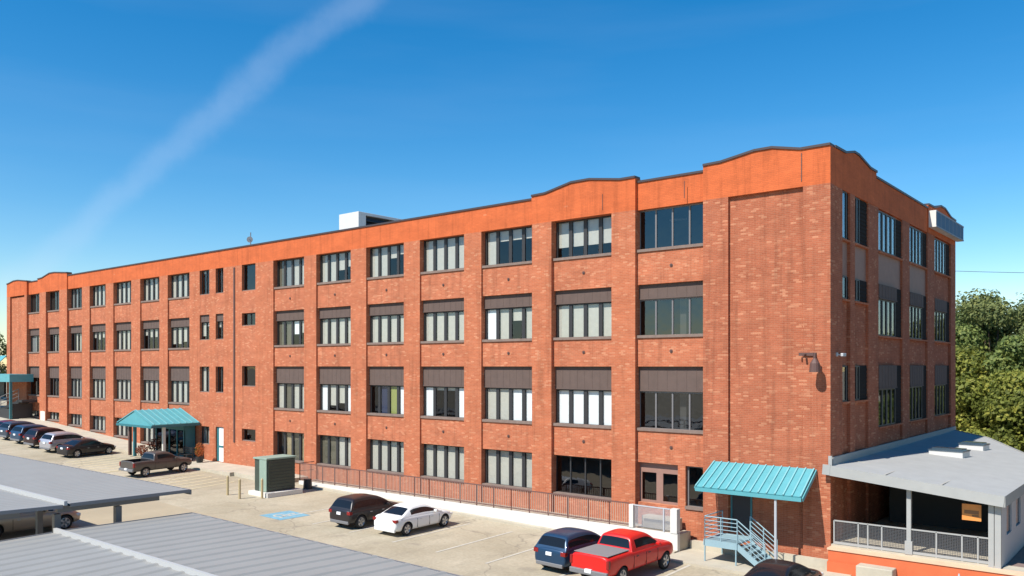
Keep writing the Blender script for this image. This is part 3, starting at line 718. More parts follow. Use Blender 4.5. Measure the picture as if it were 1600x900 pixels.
rl = empty('dock_railing', (-18, -1.12, 1.25)); tag(rl, 'thin brown post railing with fine pickets on top of the white dock wall', 'railing')
xs = [-30.5+i*(22.7/21) for i in range(22)]
for x in xs:
    zb = 1.24+(x+30.5)*.0024; k = MB(); k.bar((x, -1.12, zb), (x, -1.12, 2.27), .04); k.build('post', 'rail_brown', rl)
k = MB(); k.bar((-30.5, -1.12, 2.27), (-7.9, -1.12, 2.29), .045); k.bar((-30.5, -1.12, 1.36), (-7.9, -1.12, 1.40), .035); k.build('rail', 'rail_brown', rl)
k = MB(); n = int(22.6/.11)
for i in range(n+1):
    x = -30.5+22.6*i/n; k.bar((x, -1.12, 1.36), (x, -1.12, 2.26), .024)
k.build('picket', 'rail_pink', rl)
k = MB(); k.bar((-30.5, -1.12, 1.25), (-30.5, -1.12, 2.27), .04); k.bar((-30.5, -1.12, 2.27), (-30.5, -.1, 2.27), .04); k.bar((-30.5, -1.12, 1.8), (-30.5, -.1, 1.8), .03); k.build('end_rail', 'rail_brown', rl)

# green transformer on its pad, bollards
t = empty('transformer', (-28.3, -3.9, 1.0)); tag(t, 'dark green boxy transformer cabinet standing on a white concrete pad', 'transformer')
k = MB(); k.box(-29.6, -27.8, -5.15, -2.9, .8, 1.2); k.build('pad', 'concrete_white', t)
k = MB(); k.box(-29.38, -28.22, -4.9, -3.1, 1.21, 2.93); k.build('cabinet', 'transformer_green', t, bevel=.02)
k = MB(); k.box(-29.44, -28.16, -4.97, -3.03, 2.93, 3.03); k.build('lid', 'transformer_light', t, bevel=.02)
k = MB(); k.box(-28.85, -28.2, -4.96, -4.902, 1.23, 2.92); k.build('corner_panel', 'transformer_light', t, bevel=.01)
k = MB(); k.box(-28.217, -28.17, -4.85, -3.15, 1.3, 2.88)
for i in range(9): k.box(-28.17, -28.14, -4.85, -3.15, 1.38+i*.165, 1.42+i*.165)
k.build('radiator', 'transformer_green', t)
lab = ['thin tan bollard furthest left of the three beside the transformer', 'thin tan bollard between two others left of the transformer', 'tall tan bollard standing at the corner of the transformer pad']
for i, (x, y) in enumerate(((-30.1, -6.1), (-28.7, -6.25), (-28.0, -5.35))):
    z = G(x); b_ = MB(); b_.tube((x, y, z), (x, y, z+1.0), .065, n=12); b_.tube((x, y, z+1.0), (x, y, z+1.06), .065, .03, n=12)
    mm_ = b_.build('bollard', 'bollard' if 'bollard' in M else (mat('bollard', (.42, .33, .18), .6) and 'bollard'))
    tag(mm_, lab[i], 'bollard', 'bollards guarding the transformer')
b_ = MB(); b_.tube((-28.9, -1.75, G(-29)), (-28.9, -1.75, G(-29)+.55), .26, .22, n=14)  # short black form for the dark spot at the dock start
tag(b_.build('dark_form', 'black'), 'small black form at the left end of the white dock wall', 'bin')

# gabled entrance canopy
t = empty('gabled_canopy', (-46, -1.8, 1.7)); tag(t, 'teal gabled canopy on posts over the main entrance', 'canopy')
k = MB()
slope_roof(k, (-46, -3.55, 4.9), (-46, -.09, 4.9), (-48.5, -.09, 4.0), (-48.5, -3.55, 4.0), .06); slope_roof(k, (-46, -3.55, 4.9), (-43.45, -3.55, 4.0), (-43.45, -.09, 4.0), (-46, -.09, 4.9), .06)
k.build('roof_sheet', 'teal', t)
k = MB(); k.prism([(-48.45, -3.5, 3.95), (-43.5, -3.5, 3.95), (-46, -3.5, 4.86)], (0, .08, 0)); k.build('gable_end', 'teal', t)
k = MB(); k.box(-48.5, -43.45, -3.6, -3.5, 3.82, 3.97); k.box(-48.5, -48.42, -3.5, -.09, 3.85, 3.98); k.box(-43.53, -43.45, -3.5, -.09, 3.85, 3.98); k.build('fascia', 'teal_dark', t)
for i in range(8):
    q = MB(); y = -3.4+i*.46; q.bar((-46, y, 4.99), (-43.45, y, 4.09), .04, .04); q.bar((-46, y, 4.99), (-48.5, y, 4.09), .04, .04); q.build('seam', 'teal_seam', t)
for x, y, m_ in ((-47.25, -3.2, 'anchor'), (-46.55, -3.2, 'teal_dark'), (-43.7, -2.6, 'blind_beige')):
    k = MB(); k.box(x-.09, x+.09, y-.09, y+.09, G(x)+.1, 3.9); k.build('post', m_, t)

# shrubs, planter and bits by the entrance
def leaves(mb, c, r, n, s, squash=1.0, seed=0):
    rd = random.Random(seed)
    for i in range(n):
        while True:
            p = Vector((rd.uniform(-1, 1), rd.uniform(-1, 1), rd.uniform(-1, 1)))
            if .25 < p.length < 1: break
        p = Vector((p.x*r, p.y*r, p.z*r*squash))+Vector(c)
        a = Vector((rd.gauss(0, 1), rd.gauss(0, 1), rd.gauss(0, 1))).normalized(); u = a.orthogonal().normalized()*s*rd.uniform(.6, 1.2); w = a.cross(u)*.6
        mb.add([p-u, p-w, p+u, p+w], [(0, 1, 2, 3)])
for i, (x, y, r, lb) in enumerate(((-45.3, -1.3, .5, 'low reddish shrub left of the teal entrance vestibule'), (-44.0, -2.9, .42, 'round reddish shrub just behind the brown pickup cab'))):
    t = empty('shrub', (x-2.2, y, G(x)+.1)); tag(t, lb, 'shrub', 'reddish shrubs by the entrance')
    k = MB(); leaves(k, (x-2.2, y, G(x)+.1+r*1.3), r, 500, .06, .9, i); k.build('foliage', 'leaf_red', t)
    k = MB(); k.tube((x-2.2, y, G(x)+.1), (x-2.2, y, G(x)+.1+r), .04, .02, n=6); k.build('stem', 'bark', t)
t = empty('potted_plant', (-41.9, -1.0, 1.44)); tag(t, 'orange flowering plant in a dark pot beside the white door', 'potted plant')
k = MB(); k.tube((-41.9, -1.0, 1.44), (-41.9, -1.0, 1.85), .2, .27, n=14); k.build('pot', 'black', t)
k = MB(); leaves(k, (-41.9, -1.0, 2.3), .34, 500, .05, 1.5, 5); k.build('foliage', 'leaf_flower', t)
t = empty('bench', (-43.2, -1.3, 1.5)); tag(t, 'low dark bench against the wall right of the entrance', 'bench')
k = MB()
for i in range(4): k.box(-44.0, -42.6, -1.5+i*.11, -1.42+i*.11, 1.92, 1.96)
k.build('seat', 'black', t); k = MB()
for i in range(3): k.box(-44.0, -42.6, -1.05, -1.01, 2.05+i*.13, 2.14+i*.13)
k.build('backrest', 'black', t)
for x in (-43.9, -42.75):
    k = MB(); k.box(x, x+.06, -1.5, -1.44, 1.46, 1.92); k.box(x, x+.06, -1.08, -1.02, 1.46, 2.45); k.box(x, x+.06, -1.44, -1.08, 1.86, 1.92); k.build('leg', 'black', t)

# far left covered stair
t = empty('stair_canopy', (-77, -1.2, 3.4)); tag(t, 'flat teal canopy over the dark stair at the far left end', 'canopy')
k = MB(); k.box(-88, -72.5, -2.1, -.1, 6.55, 7.25); k.build('fascia', 'teal', t)
k = MB(); slope_roof(k, (-92, -1.6, 7.26), (-79.6, -1.6, 7.26), (-79.8, .2, 9.0), (-92, .2, 9.0), .06); k.build('roof_sheet', 'teal', t)
for x in (-72.65, -78.2):
    k = MB(); k.box(x-.1, x+.1, -2.05, -1.85, 3.2, 6.55); k.build('post', 'teal_dark', t)
k = MB(); k.box(-88, -79.1, -.3, -.1, 5.0, 7.2); k.build('dark_sheet', 'black', t)  # added black sheet, stands in for the dark space under the canopy
t = empty('covered_stair', (-76, -1, 3.4)); tag(t, 'dark steel stair with sloping handrail under the far left canopy', 'stair')
k = MB(); k.prism([(-72.9, -1.2, 4.9), (-72.9, -1.2, 4.6), (-77.5, -2.5, 3.1), (-77.5, -2.5, 3.4)], (0, .9, 0)); k.build('flight', 'frame_dark', t)  # near-black colour holds the shade under the canopy
k = MB(); rail(k, (-72.9, -1.2, 4.9), (-77.5, -2.6, 3.4), 1.0, 3, .035, 5); k.build('railing', 'frame_mid', t)
k = MB(); k.box(-72.9, -71.6, -1.4, -.12, 4.7, 4.9); k.build('landing', 'frame_dark', t)
k = MB(); k.box(-78.1, -72.7, -2.0, -1.96, 3.2, 4.1); k.box(-72.68, -72.62, -1.8, -.12, 3.2, 4.55); k.build('shade_panel', 'frame_dark', t)  # added dark sheets, standing in for shade beneath the canopy
k = MB(); k.box(-92, -79.5, -2.6, -2.3, 3.0, 5.2)
tag(k.build('white_wall', 'concrete_white'), 'low white wall at the far left edge beyond the stair', 'wall')

# ------------------------------------------------------------------ carports in the foreground
def carport(name, label, x0, x1, yf, yr, yn, zf0, zf1, zr, zn, rib, rh=.03):
    """far slab yf..yr and near slab yr..yn, ribs run across (along y)"""
    t = empty(name, ((x0+x1)/2, yr, 1.0)); tag(t, label, 'carport')
    def slab(nm, ya, yb, za0, za1, zb, m='carport_metal'):
        k = MB(); n = int((x1-x0)/rib)
        prof = []
        for i in range(n):
            f0 = i*rib
            prof += [(x0+f0, 0), (x0+f0+rib*.66, 0), (x0+f0+rib*.76, rh), (x0+f0+rib*.90, rh)]
        prof.append((x1, 0))
        vs = []
        for x, h in prof:
            f = (x-x0)/(x1-x0); za = za0+(za1-za0)*f
            vs += [(x, ya, za+h), (x, yb, zb+h)]
        k.add(vs, [(2*i, 2*i+2, 2*i+3, 2*i+1) for i in range(len(prof)-1)])
        vs2 = [(a, b_, c-.05) for a, b_, c in (vs[0], vs[-2], vs[-1], vs[1])]
        k.add(vs2, [(0, 1, 2, 3)]); k.build(nm, m, t)
    slab('roof_sheet', yf, yr+.06, zf0, zf1, zr); slab('roof_sheet', yr-.06, yn, zr-.02, zr-.02, zn)
    k = MB(); k.box(x0, x1, yr-.07, yr+.02, zr-.03, zr+.10); k.build('ridge_cap', 'ridge_metal' if 'ridge_metal' in M else (mat('ridge_metal', (.40, .40, .39), .6) and 'ridge_metal'), t)
    k = MB()
    for za, zb_, y in ((zf0, zf1, yf), ):
        k.bar((x0, y+.03, za-.07), (x1, y+.03, zb_-.07), .05, .16)
    k.bar((x0, yn, zn-.05), (x1, yn, zn-.05), .05, .10)
    for x in (x0+.02, x1-.02):
        zf = zf0 if x < (x0+x1)/2 else zf1
        k.bar((x, yf, zf-.03), (x, yr+.1, zr-.03), .05, .10); k.bar((x, yr-.1, zr-.05), (x, yn, zn-.03), .05, .10)
    k.build('edge_trim', 'steel_grey', t)
    n = max(2, int((x1-x0)/6)+1)
    for i in range(n):
        x = x0+.7+(x1-x0-1.4)*i/(n-1); zf = zf0+(zf1-zf0)*(x-x0)/(x1-x0)
        k = MB(); k.bar((x, yf-.7, zf-.2), (x, yr, zr-.2), .16, .22); k.bar((x, yr-1.0, zr-.2), (x, yn+.6, zn-.2), .16, .22); k.build('girder', 'steel_grey', t)
        for y in (yf-2.0, yr-.0, yn+1.2):
            k = MB(); k.box(x-.09, x+.09, y-.09, y+.09, G(x)-.1, zr-.35); k.build('column', 'steel_grey', t)
    return t
carport('upper_carport', 'flat grey metal carport roof standing higher on the left', -52, -14.75, -16.82, -20.6, -25.0, 4.12, 4.0, 4.02, 4.1, .35, .012)
carport('lower_carport', 'grey ribbed metal carport roof filling the bottom left foreground', -14.6, 6.0, -16.85, -20.95, -25.4, 3.28, 3.06, 3.32, 3.2, .60, .036)

# ------------------------------------------------------------------ porch at the east end
t = empty('porch_extension', (2.8, 8, 1.5)); tag(t, 'open porch extension with pale grey membrane roof beside the brick corner', 'porch')
poly = [(.05, -.3, 4.36), (5.55, -.3, 3.80), (5.75, 5.4, 3.95), (5.75, 8.6, 4.0), (4.6, 11.3, 4.15), (2.1, 17.4, 4.33), (.05, 20.0, 4.45)]
k = MB(); k.add(poly, [tuple(range(7))]); k.add([(x, y, z-.3) for x, y, z in poly], [tuple(range(7))[::-1]])
o = k.build('roof', 'roof_membrane', t)
bm = bmesh.new(); bm.from_mesh(o.data); bmesh.ops.triangulate(bm, faces=bm.faces)
for f in bm.faces:
    f.normal_update()
bm.to_mesh(o.data); bm.free()
k = MB()
for p, q in zip(poly, poly[1:]):
    P0, P1 = Vector(p), Vector(q); k.bar(P0-Vector((0, 0, .15)), P1-Vector((0, 0, .15)), .06, .36)
k.bar((-.20, -.33, 4.24), (.06, -.3, 4.22), .08, .36)
k.build('fascia', 'porch_grey', t)
k = MB()
for (xa, ya), (xb, yb) in (((.06, 1.9), (5.6, 1.7)), ((.06, 4.4), (5.7, 4.3)), ((.06, 7), (5.7, 7)), ((1.9, -.2), (1.9, 17)), ((3.7, -.2), (3.7, 13))):
    def zz(x, y): return 4.38-.101*x+.006*y
    k.bar((xa, ya, zz(xa, ya)+.012), (xb, yb, zz(xb, yb)+.012), .06, .012)
k.build('membrane_seam', 'concrete_grey', t)
k = MB(); k.prism([(.002, .02, 4.3), (.002, 20.3, 4.35), (.002, 20.3, 4.66), (.002, .02, 4.66)], (.06, 0, 0)); k.box(-.06, .07, -.14, -.083, 4.3, 4.72); k.build('flashing', 'porch_grey', t)
k = MB(); k.box(.003, 5.4, -.04, 8.6, 1.2, 1.5); k.build('deck', 'concrete', t)
for x in (2.64,):
    k = MB(); k.box(x-.07, x+.07, -.03, .11, 1.5, 3.9); k.box(x-.12, x+.12, -.06, .14, 1.5, 1.95); k.build('column', 'porch_grey', t)
k = MB(); k.box(5.06, 5.22, -.06, .1, 1.3, 3.68); k.box(5.24, 5.42, -.06, .1, 1.3, 3.66); k.build('corner_column', 'porch_grey', t)
k = MB()                      # side wall with openings
ya = .11
for y0, y1 in ((1.0, 2.0), (2.9, 3.9), (4.8, 5.8), (6.7, 7.7)):
    k.box(5.3, 5.42, ya, y0, 1.3, 3.7); k.box(5.3, 5.42, y0, y1, 1.3, 2.35); k.box(5.3, 5.42, y0, y1, 3.35, 3.7); ya = y1
k.box(5.3, 5.42, ya, 8.6, 1.3, 3.7); k.build('side_wall', 'grey_metal', t)
for y0, y1 in ((1.0, 2.0), (2.9, 3.9), (4.8, 5.8), (6.7, 7.7)):
    k = MB(); k.box(5.34, 5.37, y0, y1, 2.35, 3.35); k.build('window', 'car_glass', t)
k = MB(); k.box(.003, 5.3, 8.4, 8.6, 1.5, 3.7); k.box(.4, 5.3, 6.0, 6.12, 1.5, 3.7); k.build('rear_wall', 'interior', t)
for (xa, xb) in ((.12, 2.55), (2.73, 5.05)):
    k = MB(); mesh_panel(k, (xa, .02, 0), (xb, .02, 0), 1.56, 2.32, .05, .012); k.build('mesh_panel', 'mesh_dark', t)
k = MB(); k.bar((.1, .02, 2.36), (5.06, .02, 2.36), .045); k.bar((.1, .02, 1.56), (5.06, .02, 1.56), .05, .09)
for x in (.1, .95, 1.28, 1.75, 3.5, 4.28, 4.75): k.bar((x, .02, 1.5), (x, .02, 2.36), .045)
k.build('railing', 'porch_grey', t)
for (x, y, hw_) in ((2.35, 7.5, .66), (2.6, 11.2, .5)):
    s = empty('skylight', (x, y, 4.2)); tag(s, 'low white kerbed skylight on the porch roof, nearer of the two' if y < 9 else 'low white kerbed skylight on the porch roof, farther of the two', 'skylight', 'skylights on the porch roof')
    cs, sn = math.cos(R(-8)), math.sin(R(-8))
    def tr(u, v, z): return (x+u*cs-v*sn, y+u*sn+v*cs, z)
    k = MB(); k.prism([tr(-hw_, -.4, 4.05), tr(hw_, -.4, 4.05), tr(hw_, .4, 4.05), tr(-hw_, .4, 4.05)], (0, 0, .42)); k.build('kerb', 'white_metal', s)
    k = MB(); k.prism([tr(-hw_-.03, -.43, 4.47), tr(hw_+.03, -.43, 4.47), tr(hw_+.03, .43, 4.47), tr(-hw_-.03, .43, 4.47)], (0, 0, .05)); k.prism([tr(-hw_+.08, -.3, 4.52), tr(hw_-.08, -.3, 4.52), tr(hw_-.08, .3, 4.52), tr(-hw_+.08, .3, 4.52)], (0, 0, .06)); k.build('pane', 'skylight_glass', s)
t = empty('hanging_board', (4.5, .3, 2.9)); tag(t, 'orange and brown board hanging under the porch roof', 'board')
k = MB(); k.box(4.25, 4.82, .16, .19, 2.86, 3.40); k.build('panel', 'orange_board', t)
k = MB(); k.box(4.32, 4.75, .152, .16, 3.08, 3.2); k.box(4.55, 4.75, .152, .16, 3.0, 3.06); k.build('stripe', 'brown_board', t)
k = MB(); k.bar((4.32, .175, 3.4), (4.32, .175, 3.65), .015); k.bar((4.75, .175, 3.4), (4.75, .175, 3.62), .015); k.build('hanger', 'black', t)

# orange retaining wall, concrete block, terrace on the right
t = empty('orange_wall', (5, -.3, .3)); tag(t, 'low orange painted retaining wall below the porch railing', 'wall')
k = MB(); k.prism([(.03, -.42, .1), (16, -.42, .1), (16, -.42, 1.36), (.03, -.42, 1.36)], (0, .35, 0)); k.box(.03, 1.12, -.55, -.425, .1, .95); k.build('wall', 'orange_paint', t)
k = MB(); k.box(0, 16, -.46, -.03, 1.363, 1.43); k.build('coping', 'terrace_cap' if 'terrace_cap' in M else (mat('terrace_cap', (.62, .42, .28), .85, var=.1) and 'terrace_cap'), t)
k = MB(); k.box(1.15, 2.35, -.95, -.423, .1, 1.06)
tag(k.build('concrete_block', 'concrete', bevel=.03), 'pale concrete block set against the low orange wall', 'block')
k = MB(); k.tube((4.35, -.8, .4), (4.35, -.8, 1.25), .17, .02, n=10)
tag(k.build('marker_cone', 'grey_metal'), 'small grey cone in front of the low orange wall', 'cone')
k = MB(); k.box(5.44, 60, -.02, 60, .1, 1.40); tag(k.build('terrace', 'terrace'), kind='structure')
k = MB(); k.box(5.46, 16, -.02, .6, 1.403, 1.44); tag(k.build('terrace_kerb', 'concrete'), kind='structure')
# cable across the sky at the right with its pole beyond the frame
t = empty('utility_pole', (44, 66, 0)); tag(t, 'wooden utility pole carrying a thin cable behind the trees on the right', 'pole')
k = MB(); k.tube((44, 66, 0), (44, 66, 17.4), .16, .12); k.build('pole', 'bark', t)
k = MB(); k.bar((43.2, 66, 16.8), (44.8, 66, 16.8), .12); k.build('crossarm', 'bark', t)
k = MB()
pa, pb = Vector((-6, 48, 16.2)), Vector((44, 66, 16.9))
pts = [pa.lerp(pb, i/20)-Vector((0, 0, 1.2*4*(i/20)*(1-i/20))) for i in range(21)]
for a, b_ in zip(pts, pts[1:]): k.tube(a, b_, .02, n=5)
tag(k.build('power_cable', 'cable'), 'thin dark cable strung across the sky right of the building', 'cable')

# ------------------------------------------------------------------ trees
def tree(x, y, z, h, r, m, label, seed, n=9000, s=.22, clumps=26, group='trees behind the brick building'):
    rd = random.Random(seed); t = empty('tree', (x, y, z)); tag(t, label, 'tree', group); t['_local'] = 1
    tr_ = MB(); tr_.tube((0, 0, -1), (0, 0, h*.35), r*.07, r*.05); 
    cr = MB(); cl = []
    for i in range(clumps):
        a = rd.uniform(0, 2*math.pi); f = rd.random()**.5; zz_ = rd.uniform(.22, .93); rad = r*f*math.sqrt(max(.12, 1-((zz_-.5)/.52)**2))*.85
        c = Vector((rad*math.cos(a), rad*math.sin(a), zz_*h)); cr_ = r*rd.uniform(.22, .40); cl.append((c, cr_))
        if i % 2 == 0:
            b0 = Vector((0, 0, h*rd.uniform(.2, .45))); mid = b0.lerp(c, .5)+Vector((0, 0, .3)); tr_.tube(b0, mid, r*.03, r*.02, n=6); tr_.tube(mid, c, r*.02, r*.006, n=6)
    tw = sum(c[1]**2 for c in cl)
    for c, q in cl:
        k = int(1.7*n*q*q/tw)
        for i in range(k):
            d_ = Vector((rd.gauss(0, 1), rd.gauss(0, 1), rd.gauss(0, 1))).normalized(); rr = q*rd.uniform(.55, 1.12)*(1+.25*noise.noise(d_*2.2+c))
            p = c+Vector((d_.x*rr, d_.y*rr, d_.z*rr*.8))
            nrm = (d_+Vector((rd.gauss(0, .6), rd.gauss(0, .6), rd.gauss(0, .6)+.4))).normalized()
            u = nrm.orthogonal().normalized(); u = (Matrix.Rotation(rd.uniform(0, 6.28), 3, nrm) @ u)*s*rd.uniform(.6, 1.3); w = nrm.cross(u)*.55
            cr.add([p-u, p-w, p+u, p+w], [(0, 1, 2, 3)])
    tr_.build('trunk', 'bark', t); cr.build('crown', m, t); return t
tr_list = [
 (-7.2, 50, 0, 12.6, 4.6, 'leaf_green', 'green tree rising just past the shaded brick wall end'),
 (-3.2, 52, 0, 15.2, 5.2, 'leaf_olive', 'tallest olive green tree rising beyond the brick wall end'),
 (-3.6, 42, 0, 10.4, 4.4, 'leaf_yellow', 'yellow green tree low behind the porch roof'),
 (1.2, 50, 0, 14.2, 5.2, 'leaf_olive', 'broad olive tree at the right edge of the skyline'),
 (1.6, 41, 0, 10.6, 4.6, 'leaf_green', 'rounded green tree beside the right end of the porch roof'),
 (-.6, 37.5, 0, 7.6, 3.8, 'leaf_yellow', 'low bright tree nearest the far edge of the porch roof'),
 (6.5, 44, 0, 12.5, 5.0, 'leaf_yellow', 'pale yellow green tree standing at the right picture edge'),
 (-7.5, 42, 0, 8.4, 3.8, 'leaf_green', 'small tree against the end of the brick wall'),
 (-8, 66, 0, 15.6, 6.0, 'leaf_green', 'dark green tree far behind the brick wall end'),
 (2, 66, 0, 17.0, 6.5, 'leaf_olive', 'wide olive tree farthest behind the porch'),
 (4.5, 36, 0, 7.5, 3.6, 'leaf_green', 'low green tree right of the porch roof corner'),
 (16, 5, 1.4, 13.0, 5.0, 'leaf_green', 'tall green tree out of view on the terrace, nearest the parking lot'),  # off-frame terrace trees, added to block skylight on the end wall and reflect there
 (15, 14, 1.4, 13.5, 5.0, 'leaf_olive', 'tall olive tree out of view on the terrace facing the shaded wall'),
 (24, 10, 1.4, 15.0, 5.5, 'leaf_yellow', 'yellow green tree out of view at the back of the terrace'),
 (-104, 5, 4, 9.0, 4.6, 'leaf_olive', 'dark tree beyond the far left end of the building'),
 (-116, 20, 4, 10.5, 6.0, 'leaf_olive', 'second dark tree beyond the far left end, behind the first'),
]
for i, (x, y, z, h, r, m, lb) in enumerate(tr_list): tree(x, y, z, h*.95, r, m, lb, 100+i, n=17000 if x < 11 and x > -90 else 9000, s=.17)

# ------------------------------------------------------------------ vehicles
def loft(rings, closed=True):
    vs = []; fs = []; n = len(rings[0])
    for r in rings: vs += r
    for i in range(len(rings)-1):
        for j in range(n-1 if not closed else n):
            a = i*n+j; b_ = i*n+(j+1) % n; fs.append((a, b_, b_+n, a+n))
    return vs, fs
def evalmesh(o):
    dg = bpy.context.evaluated_depsgraph_get(); me = bpy.data.meshes.new_from_object(o.evaluated_get(dg)); return me
CAR = {
 'sedan': dict(L=4.65, W=1.82, wr=.345, wy=(-1.46, 1.50), H=1.44, belt=.93,
    st=[(-2.32,.66,.38,.62,.74),(-2.28,.80,.30,.84,.98),(-2.1,.88,.24,.92,1.04),(-1.5,.91,.22,.93,1.03),(-.6,.91,.22,.92,.98),(.4,.91,.22,.91,.96),(1.1,.91,.22,.88,.95),(1.65,.89,.24,.82,.90),(2.05,.84,.26,.72,.80),(2.26,.72,.32,.60,.68),(2.31,.55,.38,.52,.58)],
    cab=dict(wb=.85, wr=.60, ys=[-1.95, -1.80, -1.02, -.78, -.30, -.20, .30, 1.10, 1.28], zs=[.0, .12, .90, .97, 1.0, 1.0, .93, .10, .0])),
 'suv': dict(L=4.65, W=1.88, wr=.375, wy=(-1.44, 1.46), H=1.70, belt=1.04,
    st=[(-2.30,.70,.42,.72,.86),(-2.27,.84,.36,.94,1.06),(-2.12,.91,.30,1.02,1.12),(-1.5,.94,.28,1.04,1.13),(-.6,.94,.28,1.03,1.10),(.4,.94,.28,1.02,1.08),(1.1,.94,.28,1.0,1.07),(1.65,.92,.30,.94,1.02),(2.05,.87,.32,.84,.92),(2.26,.76,.38,.70,.78),(2.31,.58,.44,.6,.66)],
    cab=dict(wb=.88, wr=.68, ys=[-2.24, -2.18, -1.92, -1.70, -.95, -.82, .25, 1.00, 1.18], zs=[.0, .10, .86, .95, 1.0, 1.0, .95, .10, .0])),
 'pickup': dict(L=5.85, W=2.02, wr=.41, wy=(-1.78, 1.92), H=1.92, belt=1.26,
    st=[(-2.92,.86,.58,1.0,1.30),(-2.90,.96,.52,1.22,1.35),(-2.7,1.0,.48,1.30,1.36),(-1.5,1.01,.46,1.30,1.36),(-1.0,1.01,.46,1.29,1.35),(-.9,1.01,.46,1.26,1.32),(.4,1.01,.46,1.24,1.30),(1.3,1.01,.46,1.22,1.29),(2.1,1.0,.48,1.16,1.25),(2.6,.96,.50,1.08,1.18),(2.86,.86,.54,.94,1.06),(2.92,.68,.58,.82,.92)],
    cab=dict(wb=.94, wr=.72, ys=[-1.02, -.98, -.86, -.70, .02, .14, .70, 1.36, 1.52], zs=[.0, .12, .90, .97, 1.0, 1.0, .94, .10, .0])),
}
def paint(name, col, metal=.3):
    mat(name, col, .36, metal=metal, coat=.25); return name
_proto = {}
def build_car(kind, paintm, cover=None):
    sp = CAR[kind]; t = empty('parked_car' if kind != 'pickup' else 'pickup_truck', local=True)
    # body shell
    rings = []
    for y, hw, zb, zs, zt in sp['st']:
        half = [(0, zb), (hw*.80, zb), (hw*.95, zb+.07), (hw, zb+(zs-zb)*.40), (hw*.995, zb+(zs-zb)*.78), (hw*.96, zs), (hw*.84, zt), (hw*.5, zt+.02), (0, zt+.03)]
        rings.append([(x, y, z) for x, z in half]+[(-x, y, z) for x, z in reversed(half[1:-1])])
    vs, fs = loft(rings); n = len(rings[0])
    fs.append(tuple(range(n))); fs.append(tuple(range(len(vs)-n, len(vs)))[::-1])
    k = MB(); k.add(vs, fs); body = k.build('body', [paintm, 'black'], smooth=True)
    ss = body.modifiers.new('s', 'SUBSURF'); ss.levels = 2; ss.render_levels = 2
    me = evalmesh(body); bpy.data.objects.remove(body); body = bpy.data.objects.new('body', me); C.objects.link(body)
    cut = MB()
    for y in sp['wy']:
        for sgn in (-1, 1): cut.tube((sgn*.5, y, sp['wr']), (sgn*1.3, y, sp['wr']), sp['wr']+.055, n=28, mi=1)
    if kind == 'pickup' and not cover: cut.box(-.82, .82, -2.80, -1.10, .85, 2.0, 1)
    cu = cut.build('cutter', [paintm, 'black'])
    bo = body.modifiers.new('b', 'BOOLEAN'); bo.object = cu; bo.operation = 'DIFFERENCE'; bo.solver = 'EXACT'
    me = evalmesh(body); bpy.data.objects.remove(body); bpy.data.objects.remove(cu)
    for p in me.polygons:
        p.use_smooth = (p.material_index == 0)
    body = bpy.data.objects.new('body', me); C.objects.link(body); body.parent = t
    # cabin
    cb = sp['cab']; b0 = sp['belt']; H = sp['H']; rings = []
    for y, f in zip(cb['ys'], cb['zs']):
        zr = b0+(H-b0)*f; wr_ = cb['wb']+(cb['wr']-cb['wb'])*f
        def at(q): return cb['wb']+(wr_-cb['wb'])*q, b0+(zr-b0)*q
        p1, z1 = at(.10); p2, z2 = at(.84)
        half = [(0, b0-.14), (cb['wb'], b0-.12), (cb['wb'], b0), (p1, z1+.01), (p2, z2), (wr_-.05, zr), (wr_*.55, zr+.03*f), (0, zr+.04*f)]
        rings.append([(x, y, z) for x, z in half]+[(-x, y, z) for x, z in reversed(half[1:-1])])
    vs, fs = loft(rings); n = len(rings[0]); nh = 8
    mi = []
    for i in range(len(rings)-1):
        for j in range(n):
            jj = j if j < nh-1 else n-1-j     # mirrored segment index
            g = 0
            if jj == 3:
                if i in (2, 3) and kind == 'sedan': g = 3 if i == 3 else 0
                if kind == 'sedan': g = {2: 3, 3: 3, 4: 3, 5: 3, 6: 3}.get(i, 0)
                elif kind == 'suv': g = {2: 3, 3: 3, 4: 3, 5: 3, 6: 3}.get(i, 0)
                else: g = {3: 3, 4: 3, 5: 3, 6: 3}.get(i, 0)
            if jj in (5, 6):
                if i == 1: g = 2
                if i == 6: g = 1
            mi.append(g)
    k = MB(); k.add(vs, fs); k.m = mi
    ca = k.build('cabin', [paintm, 'car_glass', 'black', 'rubber'], smooth=True)   # slots mark parts: 1 windscreen 2 rear window 3 side windows
    ss = ca.modifiers.new('s', 'SUBSURF'); ss.levels = 2; ss.render_levels = 2
    me = evalmesh(ca); bpy.data.objects.remove(ca)
    for slot, nm, sd in ((0, 'roof', 0), (1, 'windscreen', 0), (2, 'rear_window', 0), (3, 'side_window', 1), (3, 'side_window', -1)):
        bm = bmesh.new(); bm.from_mesh(me)
        bmesh.ops.delete(bm, geom=[f for f in bm.faces if f.material_index != slot or f.calc_center_median().x*sd < 0], context='FACES')
        for f in bm.faces: f.material_index = 0; f.smooth = True
        m2_ = bpy.data.meshes.new(nm); bm.to_mesh(m2_); bm.free(); m2_.materials.append(M[paintm if slot == 0 else 'car_glass'])
        o_ = bpy.data.objects.new(nm, m2_); C.objects.link(o_); o_.parent = t
    # wheels
    def lathe(prof, n=24):
        vs = []; fs = []
        for i in range(n):
            a = 2*math.pi*i/n
            for x, r in prof: vs.append((x, r*math.cos(a), r*math.sin(a)))
        m_ = len(prof)
        for i in range(n):
            for j in range(m_-1): fs.append((i*m_+j, ((i+1) % n)*m_+j, ((i+1) % n)*m_+j+1, i*m_+j+1))
        return vs, fs
    r = sp['wr']; hw = sp['W']/2
